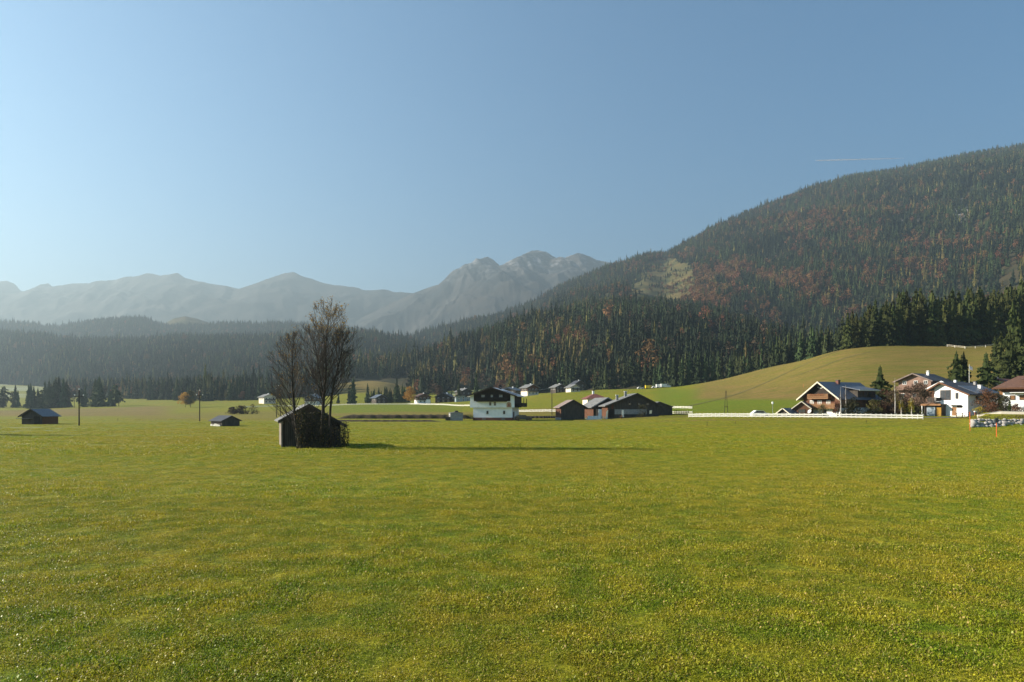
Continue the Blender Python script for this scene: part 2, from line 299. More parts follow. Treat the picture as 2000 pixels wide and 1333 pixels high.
# ---------------------------------------------------------------- materials
M = dict(
 spruce_x=mat('deep_spruce_needles', (0.012,0.020,0.010), (0.032,0.040,0.018), 0.5, 0.85, rand=0.4, transl=0.08, spec=0.1),
 spruce=mat('spruce_needles', (0.024,0.038,0.015), (0.060,0.074,0.026), 0.5, 0.85, rand=0.50, transl=0.10, spec=0.1),
 spruce_d=mat('dark_spruce_needles', (0.022,0.032,0.010), (0.070,0.074,0.018), 0.35, 0.85, rand=0.40, transl=0.10, spec=0.1),
 larch=mat('larch_needles', (0.145,0.115,0.036), (0.090,0.094,0.030), 0.3, 0.85, rand=0.35, transl=0.25, spec=0.1),
 beech=mat('rust_leaves', (0.20,0.100,0.044), (0.120,0.068,0.036), 0.3, 0.85, rand=0.30, transl=0.2, spec=0.1),
 bare=mat('bare_twigs_brown', (0.085,0.055,0.032), (0.05,0.038,0.026), 0.4, 0.85, rand=0.3, spec=0.1),
 pine=mat('pine_needles', (0.028,0.045,0.014), (0.060,0.070,0.020), 0.5, 0.85, rand=0.25, transl=0.1, spec=0.1),
 orange=mat('orange_leaves', (0.42,0.20,0.03), (0.30,0.17,0.035), 0.8, 0.8, rand=0.15, transl=0.3),
 yellow=mat('yellow_leaves', (0.40,0.30,0.03), (0.24,0.22,0.03), 0.9, 0.8, transl=0.35),
 olive=mat('olive_leaves', (0.055,0.060,0.015), (0.11,0.09,0.02), 1.2, 0.8, transl=0.2),
 redbush=mat('red_brown_leaves', (0.10,0.045,0.025), (0.16,0.07,0.03), 1.2, 0.8, rand=0.2, transl=0.2),
 darkbush=mat('dark_leaves', (0.020,0.026,0.010), (0.05,0.045,0.016), 1.2, 0.8, transl=0.15),
 bark=mat('dark_bark', (0.026,0.020,0.014), (0.052,0.042,0.03), 6, 0.9, 0.4),
 birch=mat('birch_bark', (0.62,0.57,0.50), (0.40,0.36,0.31), 5, 0.7),
 wood_dark=mat('weathered_dark_wood', (0.050,0.042,0.034), (0.085,0.070,0.055), 2.5, 0.9, 0.3, planks=(1.9,'X'), stretch=(1,1,0.3)),
 wood_black=mat('black_stained_wood', (0.020,0.014,0.010), (0.032,0.022,0.015), 2.5, 0.8, 0.3, planks=(1.5,'X'), stretch=(1,1,0.3)),
 wood_grey=mat('silvered_boards', (0.26,0.225,0.185), (0.15,0.125,0.10), 3, 0.9, 0.4, planks=(2.2,'Y'), stretch=(1,1,0.25)),
 wood_red=mat('reddish_boards', (0.12,0.042,0.016), (0.075,0.032,0.016), 3, 0.8, 0.3, planks=(1.6,'Y'), stretch=(1,1,0.3)),
 wood_honey=mat('honey_wood', (0.24,0.12,0.045), (0.17,0.085,0.035), 4, 0.7, 0.1),
 wood_brown=mat('brown_wood', (0.15,0.065,0.03), (0.10,0.045,0.022), 4, 0.75, 0.2, planks=(2,'X')),
 verge=mat('pale_verge_boards', (0.60,0.55,0.42), (0.50,0.46,0.36), 3, 0.6),
 white=mat('white_render', (0.80,0.80,0.78), (0.72,0.72,0.70), 1.2, 0.85, 0.1),
 cream=mat('cream_render', (0.72,0.64,0.52), (0.64,0.56,0.45), 1.2, 0.85, 0.1),
 pink=mat('pinkish_boards', (0.26,0.165,0.125), (0.20,0.125,0.095), 1.2, 0.85, 0.1, planks=(1.5,'Z')),
 brick=mat('red_brick_plinth', (0.17,0.07,0.05), (0.13,0.06,0.045), 4, 0.9, 0.2),
 concrete=mat('grey_concrete', (0.30,0.29,0.27), (0.22,0.21,0.20), 2, 0.9, 0.2),
 roof_grey=mat('grey_sheet_roof', (0.20,0.20,0.19), (0.14,0.14,0.135), 1.5, 0.7, 0.3, planks=(1.2,'Y')),
 roof_pale=mat('pale_metal_roof', (0.62,0.64,0.66), (0.45,0.47,0.50), 0.8, 0.45, 0.1, planks=(0.7,'Y'), spec=0.5),
 roof_dark=mat('dark_tile_roof', (0.045,0.045,0.050), (0.07,0.07,0.075), 2, 0.55, 0.3, planks=(1.6,'Y')),
 roof_blue=mat('blue_grey_tile_roof', (0.085,0.10,0.125), (0.11,0.13,0.16), 2, 0.45, 0.2, planks=(1.6,'Y')),
 roof_brown=mat('brown_tile_roof', (0.16,0.085,0.055), (0.11,0.06,0.042), 2, 0.7, 0.3, planks=(1.6,'Z')),
 roof_red=mat('red_tile_roof', (0.22,0.075,0.055), (0.15,0.06,0.045), 2, 0.7, 0.3, planks=(1.6,'Z')),
 roof_pink=mat('weathered_pink_roof', (0.28,0.21,0.18), (0.20,0.155,0.135), 1.5, 0.75, 0.3, planks=(1.0,'Y')),
 glass=mat('window_glass', (0.03,0.035,0.04), (0.05,0.055,0.06), 2, 0.12, spec=0.6),
 curtain=mat('window_with_curtain', (0.36,0.33,0.27), (0.20,0.19,0.16), 5, 0.4),
 frame=mat('white_window_frame', (0.75,0.74,0.70), (0.68,0.67,0.63), 4, 0.5),
 darkframe=mat('brown_window_frame', (0.09,0.05,0.03), (0.06,0.035,0.02), 4, 0.6),
 fence=mat('white_fence_paint', (0.82,0.79,0.70), (0.68,0.65,0.57), 3, 0.6),
 metal=mat('galvanised_metal', (0.45,0.46,0.47), (0.35,0.36,0.37), 4, 0.4, metal=0.6),
 plastic=mat('white_wrap', (0.70,0.70,0.66), (0.6,0.6,0.57), 3, 0.4),
 orangep=mat('orange_paint', (0.75,0.14,0.03), (0.62,0.12,0.03), 6, 0.5),
 tyre=mat('rubber', (0.02,0.02,0.02), (0.03,0.03,0.03), 6, 0.8),
 carwhite=mat('white_car_paint', (0.75,0.75,0.74), (0.70,0.70,0.69), 3, 0.25, spec=0.5),
 caryellow=mat('yellow_car_paint', (0.80,0.58,0.03), (0.72,0.50,0.03), 3, 0.3, spec=0.5),
 cardark=mat('dark_car_paint', (0.03,0.035,0.04), (0.02,0.022,0.025), 3, 0.3, spec=0.5),
 rock=mat('pale_boulder', (0.38,0.35,0.31), (0.24,0.22,0.20), 2.5, 0.9, 0.6),
 asphalt=mat('asphalt', (0.10,0.10,0.10), (0.14,0.135,0.13), 1.5, 0.9, 0.2, world=True),
 bank=mat('brown_bank_grass', (0.032,0.024,0.014), (0.065,0.048,0.022), 1.3, 0.95, 0.8, world=True),
 track=mat('worn_track', (0.14,0.12,0.04), (0.10,0.095,0.03), 1.0, 0.95, world=True),
 leafy=mat('autumn_leaf', (0.34,0.22,0.03), (0.16,0.09,0.02), 3, 0.7, transl=0.4),
 geran=mat('red_balcony_flowers', (0.35,0.07,0.03), (0.20,0.09,0.03), 6, 0.8),
 bluewall=mat('blue_grey_cladding', (0.26,0.32,0.36), (0.20,0.25,0.29), 2, 0.6),
)

# ---------------------------------------------------------------- hills and far mountains
def hill_grid(cols, nc, nr, seed, amp, wav, p=1.15, back=500, gully=0.0):
    """cols: (px, Yfoot, zfoot, Ycrest, py of the crest ground)"""
    c = np.array(cols, float); pxs = np.linspace(c[0,0], c[-1,0], nc)
    g = lambda k: np.interp(pxs, c[:,0], c[:,k])
    Yf, zf, Yc, pyc = g(1), g(2), g(3), g(4); u = (pxs-1000)/F; zc = CZ+(HOR-pyc)*Yc/F
    nb = max(4, nr//6); t = np.concatenate([np.linspace(0, 1, nr), 1+np.linspace(0, 1, nb+1)[1:]])
    T = t[None, :]; tf = np.clip(T, 0, 1); tb = np.clip(T-1, 0, 1)
    Yg = Yf[:,None]+(Yc-Yf)[:,None]*tf + back*tb
    X = u[:,None]*Yg
    if gully > 100:
        ker = np.exp(-np.linspace(-2, 2, 121)**2); ker /= ker.sum(); zs = np.convolve(np.pad(zc, 60, mode='edge'), ker, mode='valid')-60
        Z = zf[:,None] + (zs-zf)[:,None]*(1-(1-tf)**p)
        dz_ = zc-zs; sh = (1-tf[0])*120+np.sin((1-tf[0])*14)*9
        for j_ in range(Z.shape[1]): Z[:, j_] += np.interp(pxs+sh[min(j_, len(sh)-1)], pxs, dz_)*tf[0][min(j_, tf.shape[1]-1)]**4.0
    else: Z = zf[:,None] + (zc-zf)[:,None]*(1-(1-tf)**p)
    env = np.sin(np.pi*np.clip(tf, 0, 1))**0.7
    Z = Z + amp*env*(fbm(X/wav, Yg/wav, seed, 5)-0.5)*2
    if gully:
        wx = X+(fbm(X/wav, Yg/wav, seed+70, 4)-0.5)*wav*1.3; wy = Yg+(fbm(X/wav, Yg/wav, seed+80, 4)-0.5)*wav*1.3
        Z = Z + gully*env*(ridged(wx/wav+wy/(wav*2.2), wy/(wav*1.7)-wx/(wav*3), seed+50, 6)-0.62)*2
    Z = Z - 0.55*back*tb**1.3
    return X, Yg, Z
def grid_mesh(name, X, Yg, Z, material, attr=None):
    n, m_ = X.shape; V = np.stack([X, Yg, Z], -1).reshape(-1, 3)
    ii, jj = np.meshgrid(np.arange(n-1), np.arange(m_-1), indexing='ij'); a = (ii*m_+jj).ravel()
    me = mesh_np(name, V, np.stack([a, a+m_, a+m_+1, a+1], -1), material, True)
    if attr is not None:
        ca = me.color_attributes.new('zone', 'FLOAT_COLOR', 'POINT')
        ca.data.foreach_set('color', np.stack([attr[0], attr[1], attr[0]*0, attr[0]*0+1], -1).reshape(-1).astype(np.float32))
    return tag(link(name, me), None, None, None, 'structure')

def hill_material():
    m = bpy.data.materials.new('forest_floor'); m.use_nodes = True; N, L = nodes(m); P = N['Principled BSDF']; P.inputs['Roughness'].default_value = 0.95
    P.inputs['Specular IOR Level'].default_value = 0.1
    pos = N.new('ShaderNodeNewGeometry').outputs['Position']
    n = N.new('ShaderNodeTexNoise'); n.inputs['Scale'].default_value = 0.02; n.inputs['Detail'].default_value = 8; L.new(pos, n.inputs['Vector'])
    r = N.new('ShaderNodeValToRGB'); r.color_ramp.elements[0].color = (0.026,0.028,0.013,1); r.color_ramp.elements[1].color = (0.050,0.040,0.020,1)
    r.color_ramp.elements[0].position = 0.4; r.color_ramp.elements[1].position = 0.6; L.new(n.outputs[0], r.inputs[0])
    r2 = N.new('ShaderNodeValToRGB'); r2.color_ramp.elements[0].color = (0.052,0.056,0.020,1); r2.color_ramp.elements[1].color = (0.115,0.090,0.032,1)
    r2.color_ramp.elements[0].position = 0.4; r2.color_ramp.elements[1].position = 0.6; L.new(n.outputs[0], r2.inputs[0])
    r3 = N.new('ShaderNodeValToRGB'); r3.color_ramp.elements[0].color = (0.10,0.10,0.09,1); r3.color_ramp.elements[1].color = (0.32,0.31,0.29,1)
    r3.color_ramp.elements[0].position = 0.42; r3.color_ramp.elements[1].position = 0.56; L.new(n.outputs[0], r3.inputs[0])
    at_ = N.new('ShaderNodeAttribute'); at_.attribute_name = 'zone'; sp = N.new('ShaderNodeSeparateColor'); L.new(at_.outputs['Color'], sp.inputs[0])
    m1 = N.new('ShaderNodeMix'); m1.data_type = 'RGBA'; L.new(sp.outputs[0], m1.inputs[0]); L.new(r.outputs[0], m1.inputs[6]); L.new(r2.outputs[0], m1.inputs[7])
    m2 = N.new('ShaderNodeMix'); m2.data_type = 'RGBA'; L.new(sp.outputs[1], m2.inputs[0]); L.new(m1.outputs[2], m2.inputs[6]); L.new(r3.outputs[0], m2.inputs[7])
    L.new(m2.outputs[2], P.inputs['Base Color']); return m
m_hill = hill_material()
TH = 18.0   # mean tree height
def tp(px, Yf, zf, Yc, pytop): return (px, Yf, zf, Yc, pytop + TH*0.85*F/Yc)
H1 = hill_grid([tp(700,1500,25,2300,668), tp(800,1300,20,2350,655), tp(850,1250,18,2400,640), tp(900,1200,15,2500,632), tp(950,1150,12,2550,622), tp(1000,1100,10,2600,606),
    tp(1050,1000,10,2650,586), tp(1100,950,8,2700,557), tp(1150,900,8,2700,540), tp(1200,850,8,2700,522), tp(1262,900,15,2700,501), tp(1300,1000,40,2750,500),
    tp(1340,1050,60,2800,477), tp(1400,1100,80,2850,441), tp(1450,1150,90,2850,419), tp(1500,1200,100,2900,401), tp(1550,1200,105,2900,384), tp(1600,1200,110,2950,364), tp(1650,1200,110,2950,349),
    tp(1720,1150,110,3000,337), tp(1800,1150,115,3000,322), tp(1880,1100,120,3050,306), tp(1950,1050,120,3050,295), tp(2000,1000,120,3050,288), tp(2150,950,120,3100,272), tp(2500,900,120,3200,270), tp(3300,900,120,3300,300)],
    300, 90, 41, 30, 420, 1.12, 700, 48)
H2 = hill_grid([tp(560,640,6,900,720), tp(640,640,6,1000,706), tp(700,700,12,1050,698), tp(780,650,10,1100,697), tp(850,640,14,1200,690), tp(900,660,18,1250,668), tp(950,700,18,1300,648), tp(1000,600,14,1350,634),
    tp(1060,580,14,1400,618), tp(1120,560,14,1400,606), tp(1180,540,14,1400,596), tp(1240,520,14,1400,590), tp(1300,520,14,1400,594), tp(1360,510,14,1350,603),
    tp(1420,500,14,1300,618), tp(1480,500,16,1200,634), tp(1540,500,18,1100,650), tp(1600,500,20,1000,664), tp(1680,480,22,900,678), tp(1760,470,24,800,700)],
    220, 60, 61, 12, 200, 1.25, 400, 20)
H3 = hill_grid([tp(-900,1450,50,2050,640), tp(-200,1450,50,2050,640), tp(0,1450,50,2050,646), tp(50,1400,42,2000,648), tp(85,1350,34,1980,651), tp(130,1250,30,1950,657), tp(200,1200,28,1950,660), tp(280,1150,25,1950,660), tp(340,1120,24,1950,653), tp(400,1100,24,1950,656),
    tp(470,1080,24,1950,653), tp(540,1060,24,1950,650), tp(600,1050,24,1900,646), tp(700,1050,26,1850,643), tp(760,1050,28,1850,652), tp(820,1050,30,1850,662), tp(900,1050,30,1850,690)],
    240, 60, 81, 12, 260, 1.05, 500, 12)
H4 = hill_grid([tp(-900,2150,80,3000,625), tp(-200,2150,80,3000,622), tp(0,2150,80,3000,625), tp(60,2150,80,3000,628), tp(115,2150,80,3000,636), tp(150,2150,80,3000,626), tp(200,2150,80,3000,621), tp(240,2150,80,3000,618), tp(280,2150,80,3000,617), tp(300,2150,80,3000,626),
    tp(330,2150,80,3000,633), tp(400,2150,80,3000,632), tp(440,2150,80,3000,627), tp(500,2150,80,3000,629), tp(560,2150,80,3000,627), tp(640,2150,80,3000,632), tp(700,2150,80,3000,640), tp(760,2150,80,3000,652), tp(800,2150,80,3000,662)],
    200, 34, 91, 12, 260, 1.1, 500, 8)
H5 = hill_grid([(300,2700,180,3200,640), (322,2700,180,3200,632), (340,2700,180,3200,622), (362,2700,180,3200,618), (385,2700,180,3200,623), (410,2700,180,3200,631), (440,2700,180,3200,640)], 60, 14, 95, 3, 200, 1.2, 300)
def pxpy(G): return 1000+F*G[0]/G[1], HOR-(G[2]-CZ)*F/G[1]
def clr1(px, py):   # tan clearing on the big slope
    x0 = np.interp(py, [505,520,545,575,592,602], [1300,1272,1244,1236,1232,1240]); x1 = np.interp(py, [505,520,545,575,592,602], [1318,1342,1352,1350,1340,1330])
    w_ = (fbm(px/9, py/7, 17, 4)-0.5); return ((px > x0-8+40*w_) & (px < x1+6-46*w_) & (py > 507) & (py < 606))
p1 = pxpy(H1); c1 = clr1(*p1).astype(float)*(H1[1] > 1500)
rk = np.exp(-(((p1[0]-1877)/20)**2+((p1[1]-415)/30)**2)*1.2) + 0.6*np.exp(-(((p1[0]-1775)/45)**2+((p1[1]-425)/28)**2)*1.4)
rk = smooth01((rk-0.35)*3)
grid_mesh('mountainside', *H1, m_hill, (c1, rk)); grid_mesh('hill', *H2, m_hill, (H2[0]*0, H2[0]*0))
grid_mesh('hill', *H3, m_hill, (H3[0]*0, H3[0]*0)); grid_mesh('hill', *H4, m_hill, (H4[0]*0, H4[0]*0)); grid_mesh('hill', *H5, m_hill, (H5[0]*0+0.5, H5[0]*0))

def mountain_material(name, snow_lo, snow_hi, amt):
    m = bpy.data.materials.new(name); m.use_nodes = True; N, L = nodes(m); P = N['Principled BSDF']; P.inputs['Roughness'].default_value = 0.95; P.inputs['Specular IOR Level'].default_value = 0.1
    g = N.new('ShaderNodeNewGeometry'); pos = g.outputs['Position']
    n = N.new('ShaderNodeTexNoise'); n.inputs['Scale'].default_value = 0.003; n.inputs['Detail'].default_value = 12; n.inputs['Roughness'].default_value = 0.65; L.new(pos, n.inputs['Vector'])
    r = N.new('ShaderNodeValToRGB'); e = r.color_ramp.elements; e[0].position = 0.38; e[0].color = (0.012,0.015,0.015,1); e[1].position = 0.62; e[1].color = (0.052,0.044,0.036,1)
    L.new(n.outputs[0], r.inputs[0])
    sx = N.new('ShaderNodeSeparateXYZ'); L.new(pos, sx.inputs[0])
    mr = N.new('ShaderNodeMapRange'); mr.inputs[1].default_value = snow_lo; mr.inputs[2].default_value = snow_hi; L.new(sx.outputs[2], mr.inputs[0])
    n2 = N.new('ShaderNodeTexNoise'); n2.inputs['Scale'].default_value = 0.014; n2.inputs['Detail'].default_value = 10; n2.inputs['Roughness'].default_value = 0.7; L.new(pos, n2.inputs['Vector'])
    r2 = N.new('ShaderNodeValToRGB'); r2.color_ramp.elements[0].position = 0.50; r2.color_ramp.elements[1].position = 0.60; L.new(n2.outputs[0], r2.inputs[0])
    mu = N.new('ShaderNodeMath'); mu.operation = 'MULTIPLY'; L.new(mr.outputs[0], mu.inputs[0]); L.new(r2.outputs[0], mu.inputs[1])
    mu2 = N.new('ShaderNodeMath'); mu2.operation = 'MULTIPLY'; mu2.inputs[1].default_value = amt; L.new(mu.outputs[0], mu2.inputs[0])
    mx = N.new('ShaderNodeMix'); mx.data_type = 'RGBA'; L.new(mu2.outputs[0], mx.inputs[0]); L.new(r.outputs[0], mx.inputs[6]); mx.inputs[7].default_value = (0.85,0.87,0.9,1)
    L.new(mx.outputs[2], P.inputs['Base Color'])
    n3 = N.new('ShaderNodeTexNoise'); n3.noise_type = 'RIDGED_MULTIFRACTAL'; n3.inputs['Scale'].default_value = 0.0022; n3.inputs['Detail'].default_value = 9; n3.inputs['Roughness'].default_value = 0.6; n3.inputs['Distortion'].default_value = 0.5; L.new(pos, n3.inputs['Vector'])
    bp = N.new('ShaderNodeBump'); bp.inputs['Strength'].default_value = 1.0; bp.inputs['Distance'].default_value = 110; L.new(n3.outputs[0], bp.inputs['Height']); L.new(bp.outputs[0], P.inputs['Normal']); return m
def far_range(name, line, Yf, Yc, material, seed, gully, p=1.3):
    c = [(px, Yf, -20, Yc, py) for px, py in line]
    G = hill_grid(c, 620, 110, seed, gully*0.4, 1400, p, 1500, gully)
    j = 109
    G[2][:, j:] += ((fbm(G[0][:, j]/90, G[0][:, j]*0, seed+9, 4)-0.5)*26)[:, None]
    rd = ridged(G[0]/420+G[1]/1500, G[1]/900-G[0]/2600, seed+31, 6)-0.6; tt = np.clip((G[1]-Yf)/(Yc-Yf), 0, 1); G[2][...] += rd*gully*0.9*np.clip((1-tt)*7, 0, 1)*np.clip(tt*3, 0, 1)
    grid_mesh(name, *G, material)
far_range('mountain', [(-900,575),(-300,560),(-60,568),(0,552),(17,549),(27,555),(40,568),(65,574),(80,562),(93,554),(108,566),(130,560),(160,554),(182,557),(200,549),(236,549),(250,541),(272,540),(287,534),(302,536),(315,539),(330,538),(346,534),(362,543),(400,553),(440,560),(475,567),(500,555),(530,543),(558,533),(570,532),(590,540),(620,549),(650,556),(700,564),(712,567),(745,566),(765,570),(800,573),(860,585),(1000,600),(1300,620)],
    4400, 6800, mountain_material('far_mountain_rock', 1200, 1700, 0.10), 131, 150)
far_range('mountain', [(560,680),(640,655),(700,625),(760,594),(807,573),(840,561),(872,552),(885,541),(905,524),(925,512),(945,504),(953,503),(966,511),(979,521),(1000,516),(1020,503),(1030,494),(1040,490.5),(1052,490),(1068,492),(1085,503),(1098,511),(1108,505),(1122,500.5),(1140,496.5),(1152,502),(1166,509),(1186,514),(1222,518),(1300,536),(1400,560),(1600,600)],
    3600, 6000, mountain_material('snow_dusted_rock', 980, 1330, 0.28), 151, 190)

# ---------------------------------------------------------------- trees
def spruce_arrays(h, r, layers, per, seed, pw=0.85, sprays=3, trunk=True, low=0.04, ragged=0.25, core=0.5):
    g = np.random.default_rng(seed); V = []; Fc = []
    def tri(a, b, c): k = len(V); V.extend([a, b, c]); Fc.append((k, k+1, k+2))
    sp = h*(1-low)/layers; lob = g.uniform(0, 6.28, 3)
    for i in range(layers):
        s = (i+g.uniform(-0.3, 0.3))/layers; z = h*(low+(1-low)*s); rr = r*max(1-s, 0.015)**pw*(1+g.uniform(-ragged, ragged*0.4))
        if s < 0.08: rr *= 0.8
        for k in range(max(4, int(per*(1-0.45*s)))):
            an = g.uniform(0, 2*math.pi); L_ = rr*g.uniform(0.68, 1.12)*(1+0.16*math.sin(2*an+lob[0]+4*s)+0.10*math.sin(3*an+lob[1]-7*s))
            d = np.array([math.cos(an), math.sin(an), 0]); sd_ = np.array([-d[1], d[0], 0])
            dr = L_*(0.40+0.30*(1-s))*g.uniform(0.6, 1.2); zz = z+L_*0.14
            for m_ in range(sprays):
                a0 = (m_)/sprays; a1 = (m_+1.35)/sprays
                wd = L_*0.36*(1.15-a0)*g.uniform(0.7, 1.3)
                q0 = d*L_*a0+np.array([0, 0, zz-dr*a0*a0]); q1 = d*L_*min(a1, 1.05)+np.array([0, 0, zz-dr*min(a1,1)**2+L_*0.03*(m_ == sprays-1)])
                off = np.array([0, 0, -max(wd, sp)*g.uniform(0.4, 1.2)]); md = q0*0.45+q1*0.55
                tri(q0, q1, md+sd_*wd+off); tri(q0, md-sd_*wd+off, q1)
                if m_ or sprays == 2: tri(q0, q1+np.array([0, 0, -0.2*sp]), md+sd_*wd*g.uniform(-0.5, 0.5)+np.array([0, 0, -sp*g.uniform(0.9, 2.0)]))
    if core:
        nz_ = 7; ns_ = 7; k = len(V)
        for i in range(nz_+1):
            s = i/nz_; rr = r*core*max(1-s, 0)**pw
            for q_ in range(ns_): an = q_*2*math.pi/ns_+s*2; rj = rr*g.uniform(0.75, 1.2); V.append(np.array([math.cos(an)*rj, math.sin(an)*rj, h*(low+0.03+(0.97-low)*s)]))
        for i in range(nz_):
            for q_ in range(ns_): Fc.append((k+i*ns_+q_, k+i*ns_+(q_+1) % ns_, k+(i+1)*ns_+(q_+1) % ns_, k+(i+1)*ns_+q_))
    if trunk:
        k = len(V); V += [np.array([0.035*h*0.4*math.cos(t), 0.035*h*0.4*math.sin(t), -0.5/25*h]) for t in (0, 2.1, 4.2)]+[np.array([0, 0, h*0.9])]
        Fc += [(k, k+1, k+3), (k+1, k+2, k+3), (k+2, k, k+3)]
    return np.array(V), Fc
def leafball(V, Fc, c, rx, rz, n, size, g, shell=0.55):
    for _ in range(n):
        v = g.normal(size=3); v /= np.linalg.norm(v); v = v*(shell+(1-shell)*g.random()); p = np.array(c)+v*np.array([rx, rx, rz])
        a = g.normal(size=3); b = g.normal(size=3); a /= np.linalg.norm(a); b /= np.linalg.norm(b); s = size*g.uniform(0.5, 1.2)
        k = len(V); V += [p+a*s, p-a*s*0.5+b*s*0.8, p-a*s*0.5-b*s*0.8]; Fc.append((k, k+1, k+2))
def broad_arrays(h, r, n, size, seed, clumps=9, low=0.3, trunk=True):
    g = np.random.default_rng(seed); V = []; Fc = []
    for _ in range(clumps):
        an = g.uniform(0, 6.28); rad = r*0.62*math.sqrt(g.random()); zt = g.uniform(low, 0.88); k = 1-0.7*max(0, (zt-0.55)/0.45)
        leafball(V, Fc, (rad*k*math.cos(an), rad*k*math.sin(an), h*zt), r*0.5*k+0.12*r, h*0.15, n//clumps, size, g)
    leafball(V, Fc, (0, 0, h*0.86), r*0.32, h*0.13, n//clumps, size, g)
    if trunk:
        k = len(V); V += [np.array([0.03*h*math.cos(t), 0.03*h*math.sin(t), -0.3]) for t in (0, 2.1, 4.2)]+[np.array([0, 0, h*0.7])]
        Fc += [(k, k+1, k+3), (k+1, k+2, k+3), (k+2, k, k+3)]
    return np.array(V), Fc
proto_col = bpy.data.collections.new('tree_kinds')
def proto(name, VF, m):
    o = bpy.data.objects.new(name, mesh_np(name, VF[0], VF[1], m)); proto_col.objects.link(o)
proto('a0_spruce', spruce_arrays(1, 0.155, 13, 6, 1, sprays=2), M['spruce'])
proto('a1_spruce', spruce_arrays(1, 0.135, 14, 6, 2, sprays=2, pw=0.75), M['spruce'])
proto('a2_spruce', spruce_arrays(1, 0.175, 12, 6, 3, sprays=2, pw=0.95), M['spruce_x'])
proto('a3_larch', spruce_arrays(1, 0.15, 12, 5, 4, sprays=2, pw=0.7), M['larch'])
proto('a4_beech', broad_arrays(0.8, 0.24, 150, 0.05, 5), M['beech'])
proto('a5_bare', broad_arrays(0.75, 0.22, 120, 0.04, 6), M['bare'])

def scatter_object(name, pts, rot, scl, idx, coll, label, cat):
    me = bpy.data.meshes.new(name); n = len(pts); me.vertices.add(n); me.vertices.foreach_set('co', pts.astype(np.float32).ravel())
    a = me.attributes.new('rot', 'FLOAT_VECTOR', 'POINT'); a.data.foreach_set('vector', rot.astype(np.float32).ravel())
    a = me.attributes.new('scl', 'FLOAT_VECTOR', 'POINT'); a.data.foreach_set('vector', scl.astype(np.float32).ravel())
    a = me.attributes.new('idx', 'INT', 'POINT'); a.data.foreach_set('value', idx.astype(np.int32))
    me.update(); o = link(name, me)
    ng = bpy.data.node_groups.new(name, 'GeometryNodeTree')
    ng.interface.new_socket('Geometry', in_out='INPUT', socket_type='NodeSocketGeometry'); ng.interface.new_socket('Geometry', in_out='OUTPUT', socket_type='NodeSocketGeometry')
    N_, L_ = ng.nodes, ng.links; gi = N_.new('NodeGroupInput'); go = N_.new('NodeGroupOutput')
    iop = N_.new('GeometryNodeInstanceOnPoints'); ci = N_.new('GeometryNodeCollectionInfo'); ci.inputs['Collection'].default_value = coll
    ci.inputs['Separate Children'].default_value = True; ci.inputs['Reset Children'].default_value = True
    def na(nm, ty):
        x = N_.new('GeometryNodeInputNamedAttribute'); x.data_type = ty; x.inputs[0].default_value = nm; return x.outputs[0]
    e2r = N_.new('FunctionNodeEulerToRotation'); L_.new(na('rot', 'FLOAT_VECTOR'), e2r.inputs[0])
    m2p = N_.new('GeometryNodeMeshToPoints')
    L_.new(gi.outputs[0], m2p.inputs[0]); L_.new(m2p.outputs[0], iop.inputs['Points']); L_.new(ci.outputs[0], iop.inputs['Instance']); iop.inputs['Pick Instance'].default_value = True
    L_.new(na('idx', 'INT'), iop.inputs['Instance Index']); L_.new(e2r.outputs[0], iop.inputs['Rotation']); L_.new(na('scl', 'FLOAT_VECTOR'), iop.inputs['Scale'])
    L_.new(iop.outputs[0], go.inputs[0])
    md = o.modifiers.new('scatter', 'NODES'); md.node_group = ng
    return tag(o, label, cat, None, 'stuff')

def sample_hill(G, per_m2, lo=0.0, hi=1.12, nrow=None):
    X, Y_, Z = G; n, m_ = X.shape; mm = min(m_-1, int(nrow*hi)) if nrow else m_-1
    A = np.abs((X[1:, :mm]-X[:-1, :mm])*(Y_[1:, 1:mm+1]-Y_[1:, :mm])); A = A[:, :mm]; sl_ = (Z[:-1, 1:mm+1]-Z[:-1, :mm])/np.maximum(Y_[:-1, 1:mm+1]-Y_[:-1, :mm], 1); A = A*np.clip(np.sqrt(1+(sl_*1.6)**2), 1, 4)
    pr = A.ravel()/A.sum(); N_ = int(A.sum()*per_m2); k = rng.choice(A.size, N_, p=pr); i = k//A.shape[1]; j = k % A.shape[1]; a = rng.random(N_); b_ = rng.random(N_)
    f = lambda W: (W[i,j]*(1-a)+W[i+1,j]*a)*(1-b_)+(W[i,j+1]*(1-a)+W[i+1,j+1]*a)*b_
    return np.stack([f(X), f(Y_), f(Z)], -1)
allp = []; allk = []; alls = []
def add_forest(P3, hmean, kindf, hs=0.30):
    n = len(P3); h = hmean*np.clip(rng.lognormal(0, hs, n), 0.45, 1.45)*np.where(rng.random(n) < 0.06, 1.35, 1.0); k = kindf(P3, n); nz_ = fbm(P3[:,0]/75+P3[:,2]/90, P3[:,1]/190, 907, 3)+rng.normal(0, 0.05, n); k = np.where(k < 3, np.where(nz_ > 0.50, 2, rng.integers(0, 2, n)), k)
    allp.append(P3-[0, 0, 0.6]); allk.append(k); alls.append(h)
def pp(P3): return 1000+F*P3[:,0]/P3[:,1], HOR-(P3[:,2]-CZ)*F/P3[:,1]
def pick(base, rust, larch, bare):
    n = len(base); u = rng.random(n); k = rng.integers(0, 3, n)
    k = np.where(u < larch, 3, k); k = np.where((u >= larch) & (u < larch+rust), 4, k); return np.where((u >= larch+rust) & (u < larch+rust+bare), 5, k)
